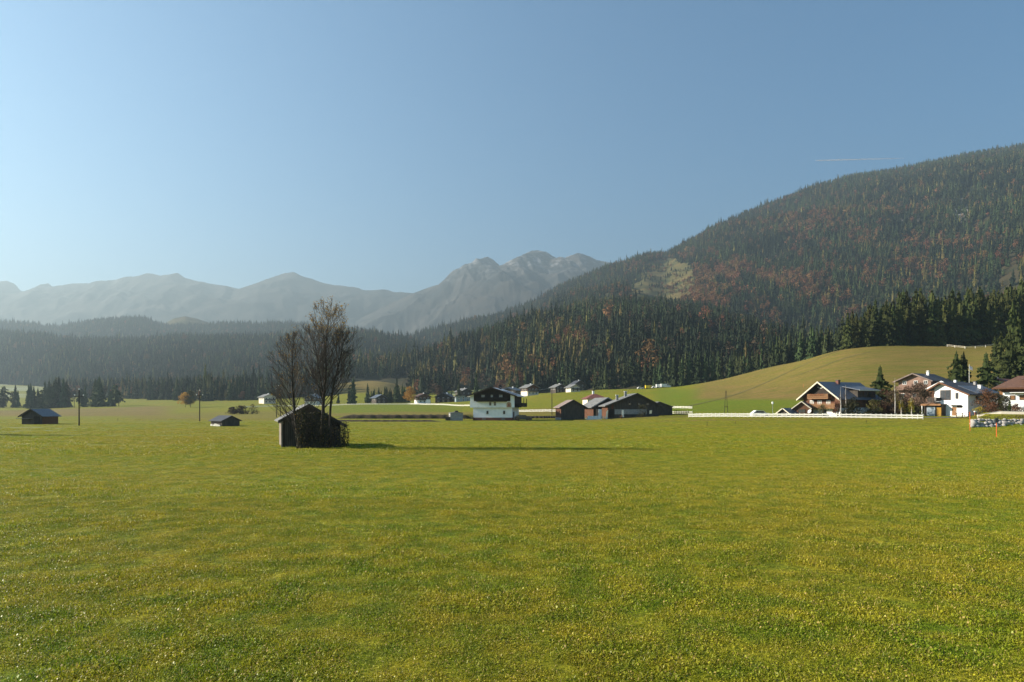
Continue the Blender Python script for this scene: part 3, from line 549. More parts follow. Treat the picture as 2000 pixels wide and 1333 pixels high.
def k1(P3, n):
    px, py = pp(P3); nz = fbm(P3[:,0]/170, P3[:,2]/90, 201, 3)
    zone = np.exp(-(((px-1420)/210)**2+((py-585)/75)**2)) + 0.7*np.exp(-(((px-1850)/170)**2+((py-500)/45)**2)) + 0.35*np.exp(-(((px-1600)/250)**2+((py-420)/60)**2))
    nz2 = fbm(P3[:,0]/45, P3[:,1]/110, 205, 2); rust = np.clip(zone*1.15*smooth01((nz-0.30)*5)*smooth01((nz2-0.47+0.16*zone)*10)+0.06, 0, 0.92); lar = 0.05+0.09*smooth01((fbm(P3[:,0]/120, P3[:,1]/120, 203, 3)-0.5)*8)
    return pick(px, rust*0.72, lar, rust*0.20)
P3 = sample_hill(H1, 1/105, nrow=90, hi=1.05); px, py = pp(P3); keep = ~(clr1(px, py) & (rng.random(len(px)) > 0.04+0.85*(fbm(P3[:,0]/45, P3[:,1]/60, 5, 3) > 0.50)*(py < 574)))
rkk = np.exp(-(((px-1877)/20)**2+((py-415)/30)**2)*1.2); keep &= ~((rkk > 0.40) & (rng.random(len(px)) < 0.62)); keep &= (P3[:,1] > 560)
rk2 = np.exp(-(((px-1775)/45)**2+((py-425)/28)**2)*1.4); keep &= ~((rk2 > 0.5) & (rng.random(len(px)) < 0.35))
keep &= (px < 2500) & (px > 700)
P3 = P3[keep]; px, py = pp(P3); add_forest(P3, 22, k1, 0.36); s_ = clr1(px, py); alls[-1][s_] *= 0.45
def k2(P3, n):
    px, py = pp(P3); nz = fbm(P3[:,0]/60, P3[:,1]/60, 211, 3)
    return pick(px, 0.10*smooth01((nz-0.45)*6)+0.01, 0.06+0.50*smooth01((nz-0.47)*7)*(px < 1150), 0.06)
P3 = sample_hill(H2, 1/72, nrow=60, hi=1.08); px, py = pp(P3); gg = gzv(P3[:,0], P3[:,1])
P3[:,2] = np.maximum(P3[:,2], gg-0.5)
keep = ~((px > 1180) & (P3[:,1] < 530)) & ~((px < 800) & (px > 650) & (P3[:,1] < 860)) & ~((px > 850) & (px < 985) & (P3[:,1] < 800) & (rng.random(len(px)) < 0.45)) & (P3[:,1] > 560)
add_forest(P3[keep], 19.5, k2, 0.32)
def k3(P3, n):
    px, py = pp(P3); nz = fbm(P3[:,0]/90, P3[:,1]/90, 221, 3)
    return pick(px, 0.03, 0.06+0.42*smooth01((nz-0.46)*7)*(P3[:,1] < 1050), 0.04)
P3 = sample_hill(H3, 1/76, nrow=60, hi=1.08); P3[:,2] = np.maximum(P3[:,2], gzv(P3[:,0], P3[:,1])-0.5); px, py = pp(P3)
keep = (px > -420) & (px < 5000) & ~((px > 650) & (px < 790) & (P3[:,1] < 900)); add_forest(P3[keep], 18.5, k3, 0.32)
nb_ = 2600; bx = rng.uniform(95, 650, nb_); ed_ = np.interp(bx, [95,130,250,400,560,650], [980,900,810,650,650,650]); by = ed_+rng.random(nb_)**1.3*330
P3 = np.stack([(bx-1000)/F*by, by, by*0], -1); P3[:,2] = gzv(P3[:,0], P3[:,1])-0.3
cl_ = fbm(P3[:,0]/60, P3[:,1]/60, 333, 3) > 0.36; add_forest(P3[cl_], 19, k3, 0.25)
P3 = sample_hill(H4, 1/85, nrow=34, hi=1.1); px, py = pp(P3); add_forest(P3[px > -300], 18, k3)
P3 = np.concatenate(allp); kk = np.concatenate(allk); hh = np.concatenate(alls); n = len(P3)
print('forest trees', n)
scatter_object('forest', P3, np.stack([rng.normal(0, 0.02, n), rng.normal(0, 0.02, n), rng.uniform(0, 6.28, n)], -1),
    np.stack([hh**0.6*20**0.4*rng.uniform(1.05, 1.75, n)]*2+[hh], -1), kk, proto_col, 'dense autumn forest of spruce, larch and rusty beech covering the hills', 'forest')

# ---- individual trees
def tree_meshes(nm, VF, m): return mesh_np(nm, VF[0], VF[1], m)
SP = [tree_meshes('spruce_crown', spruce_arrays(1, 0.19, 26, 10, 300+i, sprays=3, trunk=False, pw=[0.8, 0.7, 0.9, 0.75][i], ragged=0.4), M['spruce_d']) for i in range(4)]
SF = [tree_meshes('spruce_tree', spruce_arrays(1, 0.16, 18, 8, 320+i, sprays=2, pw=[0.8, 0.7, 0.9][i], ragged=0.35), M['spruce']) for i in range(3)]
SV = [tree_meshes('spruce_crown', spruce_arrays(1, 0.19, 24, 10, 340+i, sprays=3, trunk=False, pw=0.78, ragged=0.45), M['spruce_d']) for i in range(2)]
tmb = MB(); tmb.tube([(0,0,-0.03),(0,0,0.4),(0,0,0.95)], [0.016, 0.011, 0.002], 7); TRUNK = mesh_np('trunk', tmb.v, tmb.f, M['bark'])
def spruce(px, Y, h, label, group=None, meshes=SP, wide=1.0, parts=True, name='spruce_tree', dz=0, xyz=None):
    loc = xyz or at(px, Y, -0.1+dz); me = rnd.choice(meshes)
    if parts:
        r_ = empty(name, loc, rnd.uniform(0, 6.28)); c_ = link('crown', me, r_); t_ = link('trunk', TRUNK, r_)
        c_.scale = t_.scale = (h*wide, h*wide, h)
    else:
        r_ = link(name, me); r_.location = loc; r_.rotation_euler = (0, 0, rnd.uniform(0, 6.28)); r_.scale = (h*wide, h*wide, h)
    return tag(r_, label, 'tree', group)
# dark stand on the hilltop
tops = [(1650,600),(1662,590),(1680,612),(1700,585),(1715,580),(1735,575),(1760,566),(1775,565),(1795,562),(1815,566),(1840,562),(1862,562),(1890,560),(1915,556),(1950,550),(1985,545),(2060,535)]
def top_at(px): return float(np.interp(px, [t[0] for t in tops], [t[1] for t in tops]))
for row, (Y, st) in enumerate([(350, 14), (359, 13), (369, 15), (380, 15)]):
    px = 1656 + row*9
    while px < 2110:
        x, y, z = at(px, Y+rnd.uniform(-3, 3)); hmax = pyz(top_at(px), y)-z; h = max(12, hmax*rnd.uniform(0.80, 1.03)*(1.0 if row else 0.93))
        spruce(px, y, h, 'tall dark green spruce in the dense stand on the grassy hilltop', 'spruces of the dark hilltop stand', SP, 1.18, xyz=(x, y, z-0.2))
        px += st*rnd.uniform(0.75, 1.25)
# big spruces on the slope at the right edge
for px, Y, h, w_, l in [(1955,238,18,1.15,'tall dark spruce on the slope behind the brown roofed house, leftmost of the edge trees'), (1972,228,20,1.3,'broad dark spruce just above the brown roof at the right edge'),
                     (1990,236,24,1.2,'tallest dark spruce at the right edge of the slope'), (2015,225,22,1.3,None), (1943,262,13,1.1,'small slim spruce left of the right edge trees on the slope'), (2040,240,25,1.2,None),
                     (1978,262,26,1.15,'dark spruce rising behind the right edge trees')]:
    spruce(px, Y, h, l or 'dark spruce beyond the right edge trees', None if l else 'spruces cut off by the right edge', SP, w_)
spruce(1868, 200, 15.6, 'left one of two joined dark spruces behind the white villa roof', None, SV, 1.55)
spruce(1882, 201, 15.2, 'right one of two joined dark spruces behind the flagpole', None, SV, 1.5)
spruce(1926, 205, 14.2, 'single ragged spruce between the flagpole and the brown roofed house', None, SV, 1.7)
spruce(1719, 168, 12.2, 'pointed spruce between the dark roofed chalet and the pinkish chalet', None, SV, 1.75)
spruce(-400, 88, 19.0, 'dark spruce beyond the left edge casting the thin shadow', 'trees beyond the left edge', SV, 1.5)
# forest edge on the ridge behind the sloping meadow
for i in range(80):
    px = 1085 + i*7.1 + rnd.uniform(-3, 3); Y = float(np.interp(px, [1085,1200,1300,1400,1500,1650], [575,545,515,490,470,430]))+rnd.uniform(-8, 22)
    spruce(px, Y, rnd.uniform(19, 29), 'spruce in the forest edge behind the sloping meadow', 'spruces of the forest edge behind the sloping meadow', SF, 1.12, False)
for i in range(50):
    px = 250 + i*8.2 + rnd.uniform(-3, 3)
    if 575 < px < 700: continue
    spruce(px, float(np.interp(px, [250,400], [800,640]))+rnd.uniform(-15, 25), rnd.uniform(17, 27), 'hazy spruce in the forest edge behind the left meadow', 'spruces of the hazy left forest edge', SF, 1.12, False)
# row of trees across the left meadow
PINE = tree_meshes('pine_crown', spruce_arrays(1, 0.22, 12, 8, 360, sprays=3, trunk=False, pw=0.35, low=0.28, ragged=0.5, core=0), M['pine'])
row = [(-14,600,20,0),(8,590,20,1),(24,590,14,2),(35,585,16,0),(56,575,21,0),(66,578,20,0),(74,580,18,0),(82,575,17,1),(92,572,19,0),(100,576,22,0),(109,572,27,0),(124,572,26,0),(137,575,15,2),(145,570,16,2),(158,570,16,1),(166,572,19,0),(176,575,15,2),(190,560,23,0),(198,560,21,0),(205,562,17,2),(224,555,19,1),(232,558,14,1),(60,574,22,0),(88,573,24,0),(96,570,25,0),(104,571,24,0),(115,573,28,0),(130,574,24,0),(186,562,24,0),(194,558,26,0),(214,556,15,0),(4,592,19,0),(30,586,20,0),(220,556,17,0)]
for px, Y, h, k in row:
    if k == 0: spruce(px, Y, h, 'dark spruce in the tree row behind the left hay hut', 'spruces of the tree row on the left', SF, 1.35, False)
    elif k == 1: spruce(px, Y, h, 'round topped pine in the tree row on the left', 'pines of the tree row on the left', [PINE], 1.2, True, 'pine_tree')
    else:
        r_ = empty('bare_tree', at(px, Y)); o = link('crown', mesh_np('crown', *broad_arrays(h, h*0.22, 260, 0.5, int(px)+50, trunk=False), M['bare']), r_); t_ = link('trunk', TRUNK, r_); t_.scale = (h,)*3
        tag(r_, 'thin leafless brown tree in the tree row on the left', 'tree', 'bare trees of the tree row on the left')
# spruces by the far hamlet
for px, Y, h, l in [(690,470,20,'tall dark spruce right of the bare barn trees, in front of the tan clearing'),(682,480,13,'shorter spruce at the left foot of the tall dark spruce'),(661,500,9,'small spruce left of the tall dark pair'),(718,500,15,'dark spruce in front of the tan clearing'),
        (731,505,11,'small spruce right of the clearing spruce'),(740,505,12,'spruce above the white fence, under the tan clearing'),(752,510,13,'slim spruce at the right end of the tan clearing'),(762,500,12,'low spruce left of the orange tree'),
        (775,520,20,'tall spruce directly left of the orange tree'),(786,520,15,'spruce touching the orange tree'),(896,520,17,'conical spruce behind the blue grey shed'),(930,500,21,'dark spruce behind the left roof edge of the white house'),
        (882,525,9,'small spruce beside the conical one behind the shed'),(647,500,8,'low spruce right of the bare trees, at the far fence')]:
    spruce(px, Y, h, l, None, SF, 1.25, False)
for i in range(22):
    spruce(722+i*3.4+rnd.uniform(-2,2), rnd.uniform(495, 545), rnd.uniform(7, 14), 'small spruce in the loose clump under the tan clearing', 'small spruces under the tan clearing', SF, 1.35, False)
for px, Y, h, w_, m_, l in [(801,470,12.5,4.6,'orange','round orange autumn tree beside the far white hut'), (362,470,11,5.2,'orange','broad orange brown tree on the left meadow'), (372,470,12,4.4,'olive','dark tree right behind the orange brown one'),
        (744,900,14,7,'orange','orange beech glowing in the forest above the clearing'), (978,640,13,6,'redbush','reddish bare tree behind the chimney of the white house'), (447,640,13,5,'olive','olive tree at the hazy forest edge'),
        (475,640,9,5,'redbush','reddish shrub tree left of the far chalet'),(856,540,14,5,'bare','slim brown tree among the far huts')]:
    r_ = empty('autumn_tree', at(px, Y)); o = link('crown', mesh_np('crown', *broad_arrays(h, w_, 1500, 0.45, px, 14, 0.22, False), M[m_]), r_); t_ = link('trunk', TRUNK, r_); t_.scale = (h*0.9,)*3
    tag(r_, l, 'tree')

# ---------------------------------------------------------------- shrubs and small trees of the village
def shrub(px, Y, w_, h, m_, label, n=500, size=0.16, cat='bush', name='bush', stems=True, low=0.15, seed=None, tw=True):
    g = np.random.default_rng(seed or int(px*7+Y)); r_ = empty(name, at(px, Y))
    link('foliage', mesh_np('foliage', *broad_arrays(h, w_, n, size, seed or int(px), 16, min(low, 0.05), False), M[m_]), r_)
    if stems:
        b = MB()
        for _ in range(7 if tw else 2):
            a_ = g.uniform(0, 6.28); e = g.uniform(0.3, 0.8)*w_
            b.tube([(0.1*math.cos(a_), 0.1*math.sin(a_), -0.1), (e*0.5*math.cos(a_), e*0.5*math.sin(a_), h*0.45), (e*math.cos(a_), e*math.sin(a_), h*g.uniform(0.75, 0.98))], [0.05, 0.035, 0.01], 4)
        b.build('stem', M['bark'], r_)
    return tag(r_, label, cat)
shrub(454,300,3.0,3.4,'bare','low bare bush on the left meadow, leftmost of the three bushes',900,0.28)
shrub(471,300,3.6,3.8,'bare','wide bare brown bush, middle one of the three on the left meadow',1200,0.28)
shrub(494,298,3.0,4.4,'bare','thin leafless bush, the one of the three nearest the bare trees',600,0.22)
shrub(1727,158,3.6,6.3,'redbush','large reddish brown bush in front of the pointed spruce',2600,0.15)
shrub(1706,154,2.4,4.0,'olive','olive bush behind the white fence right of the chalet',800,0.2)
shrub(1744,156,2.6,6.0,'bare','bare brown bush left of the birch by the pinkish chalet',1500,0.18)
shrub(1668,152,2.6,4.6,'darkbush','dark evergreen bush under the chalet eave',1200,0.2)
shrub(1657,153.5,1.8,4.2,'darkbush','dark bush against the white corner of the chalet',800,0.2)
shrub(1607,153,1.4,3.0,'olive','yellowish green bush in front of the chalet balcony',420,0.16)
shrub(1636,153,1.1,3.8,'redbush','rust coloured climber at the right corner of the chalet',350,0.15)
shrub(1792,162,4.2,7.6,'bare','large bare brown bush between the pinkish chalet and white villa',3000,0.19)
shrub(1762,160,1.6,2.6,'orange','orange yellow shrub behind the right end of the white fence',420,0.16)
shrub(1793,152,1.4,2.0,'darkbush','dark low shrub left of the villa carport',300,0.16)
shrub(1912,143,1.3,1.7,'yellow','yellow flowering shrub at the corner of the villa garden',420,0.11)
shrub(1926,144,2.6,5.0,'redbush','dark reddish bush right of the white villa',1300,0.17)
shrub(1943,146,2.6,4.2,'darkbush','big dark bush between the villa and the right house',1300,0.18)
shrub(1914,150,2.4,4.6,'bare','bare brown bush covering the shaded villa wall',600,0.15)
shrub(1953,150,2.0,5.6,'orange','orange leaved shrub left of the right house',420,0.15)
shrub(1932,162,3.0,6.6,'olive','olive tree crown behind the dark bushes by the villa',800,0.2)
shrub(1772,166,2.8,6.8,'redbush','reddish brown tree in front of the white lower wall of the pinkish chalet',1800,0.17)
shrub(1806,158,2.4,6.0,'bare','brown bare bush directly left of the villa garage roof',1800,0.18)
shrub(1757,163,2.0,5.0,'olive','olive brown bush behind the tall bare birch',1200,0.18)
shrub(1690,160,2.2,5.4,'darkbush','dark shrub in front of the chalet dormer wall',1300,0.18)
shrub(1962,140,1.6,3.6,'darkbush','dark bush against the left wall of the right house',1100,0.16)
shrub(1938,137,1.5,2.2,'redbush','low rusty bush at the end of the garden wall',700,0.13)
shrub(1985,137,1.2,1.8,'redbush','low rusty shrub under the windows of the right house',600,0.12)
# thuja
r_ = empty('thuja', at(1972, 132)); V_, F_ = spruce_arrays(2.6, 0.42, 22, 12, 77, pw=0.5, sprays=2, trunk=False, low=0.0); link('foliage', mesh_np('foliage', V_, F_, M['spruce_d']), r_); tag(r_, 'narrow dark thuja in front of the right house', 'tree')
g_ = np.random.default_rng(5); V_ = []; F_ = []
for i in range(22): leafball(V_, F_, (i*0.35, 0.0, 0.55), 0.45, 0.5, 60, 0.1, g_)
r_ = empty('hedge', at(1978, 131)); link('foliage', mesh_np('foliage', np.array(V_), F_, M['redbush']), r_); tag(r_, 'clipped brown hedge in front of the right house', 'hedge')
def birch(px, Y, h, leaf, label, n=250, r=1.6):
    r_ = empty('birch_tree', at(px, Y)); g = np.random.default_rng(px); b = MB()
    b.tube([(0,0,-0.1), (0.05,0,h*0.4), (-0.05,0.05,h*0.75), (0,0,h)], [0.10,0.08,0.045,0.012], 6); b.build('trunk', M['birch'], r_)
    b = MB()
    for i in range(34):
        z = h*g.uniform(0.25, 0.95); a_ = g.uniform(0, 6.28); l_ = r*(1.15-z/h)*g.uniform(0.6, 1.2)
        b.tube([(0,0,z), (l_*0.5*math.cos(a_), l_*0.5*math.sin(a_), z+l_*0.6), (l_*math.cos(a_), l_*math.sin(a_), z+l_*0.95)], [0.025,0.018,0.008], 3)
    b.build('branches', M['bark'], r_)
    V_ = []; F_ = []; leafball(V_, F_, (0,0,h*0.62), r*0.8, h*0.34, n, 0.10, g, 0.1); link('foliage', mesh_np('foliage', np.array(V_), F_, M[leaf]), r_)
    return tag(r_, label, 'tree')
birch(1642, 152, 6.8, 'bare', 'bare birch with white trunk at the right gable edge of the chalet', 160)
birch(1652, 153, 7.2, 'bare', 'bare birch with white trunk in front of the chalet roof', 160)
birch(1748, 152, 8.6, 'bare', 'tall bare white birch left of the pinkish chalet', 160, 1.8)
birch(1780, 151, 4.4, 'yellow', 'small yellow leaved birch behind the fence end', 700, 0.9)
birch(1760, 152, 4.0, 'yellow', 'orange yellow young birch right of the tall bare birch', 450, 0.9)

# ---------------------------------------------------------------- buildings
def facing(px, delta): return math.atan2(1000-px, F) + R(delta)   # +delta: left side wall shows, -delta: right side wall shows
class House:
    def __init__(s, name, label, cat, px, Y, delta, W, L, eave, ridge, roff=0.0, eave_r=None, dz=0.0, group=None):
        s.W, s.L, s.e, s.r, s.ro = W, L, eave, ridge, roff; s.er = eave if eave_r is None else eave_r
        s.root = empty(name, at(px, Y, dz), facing(px, delta)); tag(s.root, label, cat, group)
    def zl(s, x):   # underside of the roof at x
        if x <= s.ro: return s.r-(s.ro-x)*(s.r-s.e)/(s.ro+s.W/2)
        return s.r-(x-s.ro)*(s.r-s.er)/(s.W/2-s.ro)
    def walls(s, m, z0=-0.8, z1=None, name='wall', ex=0.0):
        h = s.W/2+ex; b = MB()
        if z1 is None: b.prism([(-h, z0), (h, z0), (h, s.zl(h)), (s.ro, s.r), (-h, s.zl(-h))], -ex, s.L+ex)
        else: b.box(-h, h, -ex, s.L+ex, z0, z1)
        return b.build(name, m, s.root)
    def upper(s, m, z0, ex=0.06, name='gable_cladding'):
        h = s.W/2+ex; return MB().prism([(-h, z0), (h, z0), (h, s.zl(h)-0.01), (s.ro, s.r-0.01), (-h, s.zl(-h)-0.01)], -ex, s.L+ex).build(name, m, s.root)
    def side_clad(s, m, side=-1, z0=0.0, ex=0.04):
        x = side*(s.W/2); a, b_ = sorted((x, x+side*ex)); return MB().box(a, b_, 0, s.L, z0, s.zl(side*(s.W/2+ex))-0.02).build('side_cladding', m, s.root)
    def roof(s, m, ov=0.6, ovf=0.7, th=0.18, verge=None, ridgecap=True):
        xl, xr = -s.W/2-ov, s.W/2+ov; zl, zr = s.zl(xl)+th, s.zl(xr)+th; zt = s.r+th; y0, y1 = -ovf, s.L+ovf
        b = MB(); b.slab((xl,y0,zl),(s.ro,y0,zt),(s.ro,y1,zt),(xl,y1,zl), th); b.slab((s.ro,y0,zt),(xr,y0,zr),(xr,y1,zr),(s.ro,y1,zt), th)
        o = b.build('roof', m, s.root)
        if verge:
            v = MB(); t = 0.09
            for (xa, za, xb, zb) in ((xl-0.04, zl, s.ro, zt+0.04), (s.ro, zt+0.04, xr+0.04, zr)):
                k = len(v.v); pts = [(xa, za+0.03), (xb, zb), (xb, zb-th-0.16), (xa, za-th-0.13)]
                v.prism(pts, y0-t, y0-0.003)
            v.build('verge_board', verge, s.root)
        s.ov = ov; s.th = th; return o
    def window(s, face, u, z, w_, h, m=None, fm=None, name='window'):
        m = m or M['glass']; fm = fm or M['darkframe']; d = 0.10
        def bx(b, u0, u1, z0, z1, e0, e1):
            if face == 'front': b.box(u0, u1, -e1, -e0, z0, z1)
            elif face == 'left': b.box(-s.W/2-e1, -s.W/2-e0, u0, u1, z0, z1)
            else: b.box(s.W/2+e0, s.W/2+e1, u0, u1, z0, z1)
        fr = MB(); t = min(0.09, w_*0.12); u0, u1, z0, z1 = u-w_/2, u+w_/2, z-h/2, z+h/2
        bx(fr, u0, u0+t, z0, z1, -0.02, d); bx(fr, u1-t, u1, z0, z1, -0.02, d); bx(fr, u0+t, u1-t, z1-t, z1, -0.02, d-0.003); bx(fr, u0+t, u1-t, z0, z0+t, -0.02, d-0.003)
        if w_ > 1.0: bx(fr, u-0.03, u+0.03, z0+t, z1-t, 0, d-0.006)
        o = fr.build(name, fm, s.root); p_ = MB(); bx(p_, u0+t, u1-t, z0+t, z1-t, -0.02, d-0.04); p_.build('pane', m, o); return o
    def box(s, name, m, *a): return MB().box(*a).build(name, m, s.root)
    def balcony(s, u0, u1, z, depth=1.1, h=1.0, m=None, face='front', rail_m=None, y_ex=0.0):
        m = m or M['wood_brown']; b = MB(); 
        def bx(b, a0, a1, e0, e1, z0, z1):
            if face == 'front': b.box(a0, a1, -e1, -e0, z0, z1)
            else: b.box(s.W/2+e0, s.W/2+e1, a0, a1, z0, z1)
        bx(b, u0, u1, 0.07, depth, z-0.15, z)
        n = int((u1-u0)/0.22)
        for i in range(n+1):
            a_ = u0+(u1-u0-0.14)*i/n; bx(b, a_, a_+0.14, depth-0.05, depth, z, z+h-0.08)
        bx(b, u0, u1, depth-0.07, depth+0.02, z+h-0.08, z+h)
        for a_ in (u0, u1-0.07): bx(b, a_, a_+0.07, 0.07, depth-0.08, z+0.15, z+h-0.05)
        return b.build('balcony', m, s.root)
    def chimney(s, x, y, h, w_=0.6, m=None, cap=None):
        z0 = s.zl(x)-0.3; c = s.box('chimney', m or M['white'], x-w_/2, x+w_/2, y-w_/2, y+w_/2, z0, s.zl(x)+h)
        MB().box(x-w_/2-0.08, x+w_/2+0.08, y-w_/2-0.08, y+w_/2+0.08, s.zl(x)+h+0.002, s.zl(x)+h+0.12).build('chimney_cap', cap or M['roof_dark'], c)

# main hay barn between the bare trees
h = House('hay_barn', 'weathered grey hay barn at the foot of the tall bare trees', 'barn', 610, 60.3, 6.5, 4.9, 4.2, 2.45, 3.65, -0.35, 2.05)
h.walls(M['wood_dark']); h.side_clad(M['wood_grey'], -1, -0.1); h.roof(M['roof_grey'], 0.42, 0.45, 0.10, M['wood_dark'])
h.box('corner_post', M['wood_grey'], -2.62, -2.46, -0.07, 0.0, -0.1, 2.4); h.box('door', M['wood_black'], 0.5, 2.3, -0.06, -0.003, 0.0, 1.9)
for i in range(5): h.box('beam', M['wood_black'], -2.5+i*1.05, -2.36+i*1.05, -0.09, -0.004, 0, 2.0+0.0*i)
# left hay hut
h = House('hay_hut', 'dark hay hut with blue grey roof alone on the left meadow', 'hut', 62, 136, -42, 4.4, 4.2, 1.75, 3.0)
h.walls(M['wood_dark']); h.roof(M['roof_blue'], 0.45, 0.35, 0.10, M['wood_dark'])
h.box('side_cladding', M['wood_brown'], 2.2, 2.25, 0.1, 4.1, 0, 1.6); h.box('lean_to_roof', M['roof_grey'], -2.7, 0.2, -0.9, -0.005, 1.15, 1.22); h.box('door', M['wood_black'], 0.6, 1.8, -0.07, -0.003, 0, 1.6)
# small open hut
h = House('hay_hut', 'low small hay hut with open side on the meadow left of the bare trees', 'hut', 451, 124.5, 32, 3.5, 3.6, 1.05, 1.85)
h.walls(M['wood_dark']); h.roof(M['roof_dark'], 0.35, 0.3, 0.09)
h.box('side_opening', M['wood_black'], -1.80, -1.752, 0.4, 3.2, 0.2, 0.95); b = MB()
for i in range(5): b.box(-2.0-0.05*i, -1.82, 0.4+0.55*i, 0.75+0.55*i, 0.0, 0.28+0.09*(i % 3))
b.build('stacked_boards', M['fence'], h.root)

# big white house
h = House('white_house', 'large white house with black wooden gable and pale roof', 'house', 961, 173, -11, 11.4, 12.5, 6.35, 8.25)
h.walls(M['white'], -0.9, 3.3, 'wall', -0.65); h.walls(M['brick'], -0.9, 0.75, 'plinth', -0.60)
hh_ = h.W/2; MB().prism([(-hh_, 3.3), (hh_, 3.3), (hh_, h.zl(hh_)), (0, h.r), (-hh_, h.zl(-hh_))], 0, h.L).build('upper_wall', M['white'], h.root)
MB().prism([(-4.7, 4.95), (4.7, 4.95), (4.7, h.zl(4.7)-0.02), (0, h.r-0.02), (-4.7, h.zl(-4.7)-0.02)], -0.12, -0.003).build('gable_cladding', M['wood_black'], h.root)
h.roof(M['roof_pale'], 0.9, 1.2, 0.2, M['wood_black']); h.balcony(-3.9, 3.9, 4.95, 1.0, 0.95, M['wood_black'])
for u in (-2.3, 0.0, 2.3): 
    o = h.window('front', u, 6.2, 1.0 if u else 0.7, 0.8, M['curtain'], M['darkframe']); o.location.y = -0.13
for u in (-0.45, 0.75): h.window('front', u, 4.25, 0.5, 0.85)
b_ = -0.65
for u in (-1.3, 3.0):
    o = h.window('front', u, 2.05, 0.5, 0.85); o.location.y = 0.65
for u in (-2.2, 2.8):
    o = h.window('front', u, 0.40, 0.8, 0.35, M['glass'], M['concrete']); o.location.y = 0.60
mu = MB(); pts = [(0.62*math.cos(a_)*(1.0), 0.62*math.sin(a_)+4.1) for a_ in np.linspace(0, math.pi, 9)]+[(-0.62, 3.4), (0.62, 3.4)]
pts = [(x+4.35-0.9+0.9, z) for x, z in pts]; mu.prism(pts[::-1], -0.03, -0.003); mo = mu.build('painted_panel', mat('mural_ground', (0.50,0.36,0.22), (0.42,0.24,0.14), 5, 0.9), h.root)
MB().prism([(4.0, 3.5), (4.7, 3.5), (4.55, 4.2), (4.35, 4.42), (4.15, 4.2)], -0.036, -0.031).build('painted_cloak', mat('mural_cloak', (0.24,0.08,0.05), (0.30,0.16,0.10), 8, 0.9), mo)
MB().prism([(4.24, 4.44), (4.46, 4.44), (4.46, 4.62), (4.24, 4.62)], -0.036, -0.031).build('painted_head', mat('mural_skin', (0.55,0.38,0.27), (0.5,0.33,0.22), 8, 0.9), mo)
h.balcony(1.0, 11.0, 3.6, 1.7, 0.9, M['wood_black'], 'right'); 
for y_ in (1.05, 5.8, 10.9): h.box('balcony_post', M['wood_black'], 7.2, 7.36, y_-0.08, y_+0.08, 3.6, 5.7)
h.box('side_cladding', M['wood_black'], 5.703, 5.76, 0.5, 12.0, 3.35, 6.1); h.box('garden_door', M['darkframe'], 5.053, 5.12, 2.0, 4.0, 0.0, 2.2)
h.chimney(0.6, 8, 1.1, 0.7, M['wood_black']); 
for i, y_ in enumerate((1.2, 5.0)): MB().slab((2.6,y_,h.zl(2.6)+0.26),(5.8,y_,h.zl(5.8)+0.26),(5.8,y_+3.4,h.zl(5.8)+0.26),(2.6,y_+3.4,h.zl(2.6)+0.26),0.05).build('solar_panel', M['roof_blue'], h.root)
# grey hut left of it
h = House('garden_shed', 'grey garden shed left of the white house', 'shed', 892, 172, 8, 3.2, 3.0, 1.9, 2.15)
h.walls(M['concrete']); h.roof(M['roof_grey'], 0.15, 0.2, 0.08); h.window('left', 1.2, 1.2, 1.2, 0.8, M['curtain'], M['frame']); h.box('roof_box', M['roof_dark'], -0.3, 0.5, 0.8, 1.6, 2.1, 2.5)
b = MB(); b.box(-0.6,0.6,-0.5,0.5,0,0.85); b.box(-0.64,0.64,-0.54,0.54,0.852,0.92); o = b.build('crate', M['wood_dark']); o.location = at(875,172); tag(o, 'low dark crate left of the grey garden shed', 'crate')
V_ = []; F_ = []; g_ = np.random.default_rng(15)
for i in range(6): leafball(V_, F_, (i*0.42, 0.0, 0.85), 0.5, 0.85, 70, 0.12, g_)
r_ = empty('hedge', at(907, 173.5)); link('foliage', mesh_np('foliage', np.array(V_), F_, M['darkbush']), r_); tag(r_, 'dark hedge between the grey shed and the white house', 'hedge')

# barns of the farm to the right of the white house
h = House('farm_barn', 'dark barn with reddish side and weathered pink roof, left of the farm', 'barn', 1119, 178, 17, 6.4, 5.2, 3.4, 5.1)
h.walls(M['wood_dark']); h.side_clad(M['wood_red'], -1, 0.55); h.box('plinth', M['concrete'], -3.28, -3.19, -0.04, 5.2, -0.6, 0.55); h.roof(M['roof_pink'], 0.6, 0.5, 0.14, M['wood_dark'])
h = House('farmhouse', 'house with red hipped roof behind the farm barns', 'house', 1166, 232, 15, 6.6, 7.0, 5.2, 5.25, dz=-0.5)
h.walls(M['cream'], -2, 5.2); b = MB(); a_ = 4.0; e_ = 5.2; t_ = 6.9
b.poly([(-a_,-0.7,e_),(a_,-0.7,e_),(0.6,3.0,t_),(-0.6,3.0,t_)]); b.poly([(a_,-0.7,e_),(a_,7.7,e_),(0.6,4.4,t_),(0.6,3.0,t_)]); b.poly([(a_,7.7,e_),(-a_,7.7,e_),(-0.6,4.4,t_),(0.6,4.4,t_)]); b.poly([(-a_,7.7,e_),(-a_,-0.7,e_),(-0.6,3.0,t_),(-0.6,4.4,t_)]); b.poly([(-0.6,3.0,t_),(0.6,3.0,t_),(0.6,4.4,t_),(-0.6,4.4,t_)]); b.poly([(-a_,-0.7,e_-0.01),(-a_,7.7,e_-0.01),(a_,7.7,e_-0.01),(a_,-0.7,e_-0.01)])
b.build('roof', M['roof_red'], h.root); c = h.box('chimney', M['white'], -0.7, -0.1, 3.2, 3.8, 6.7, 8.0); MB().box(-0.8,0.0,3.1,3.9,8.002,8.15).build('chimney_cap', M['roof_red'], c)
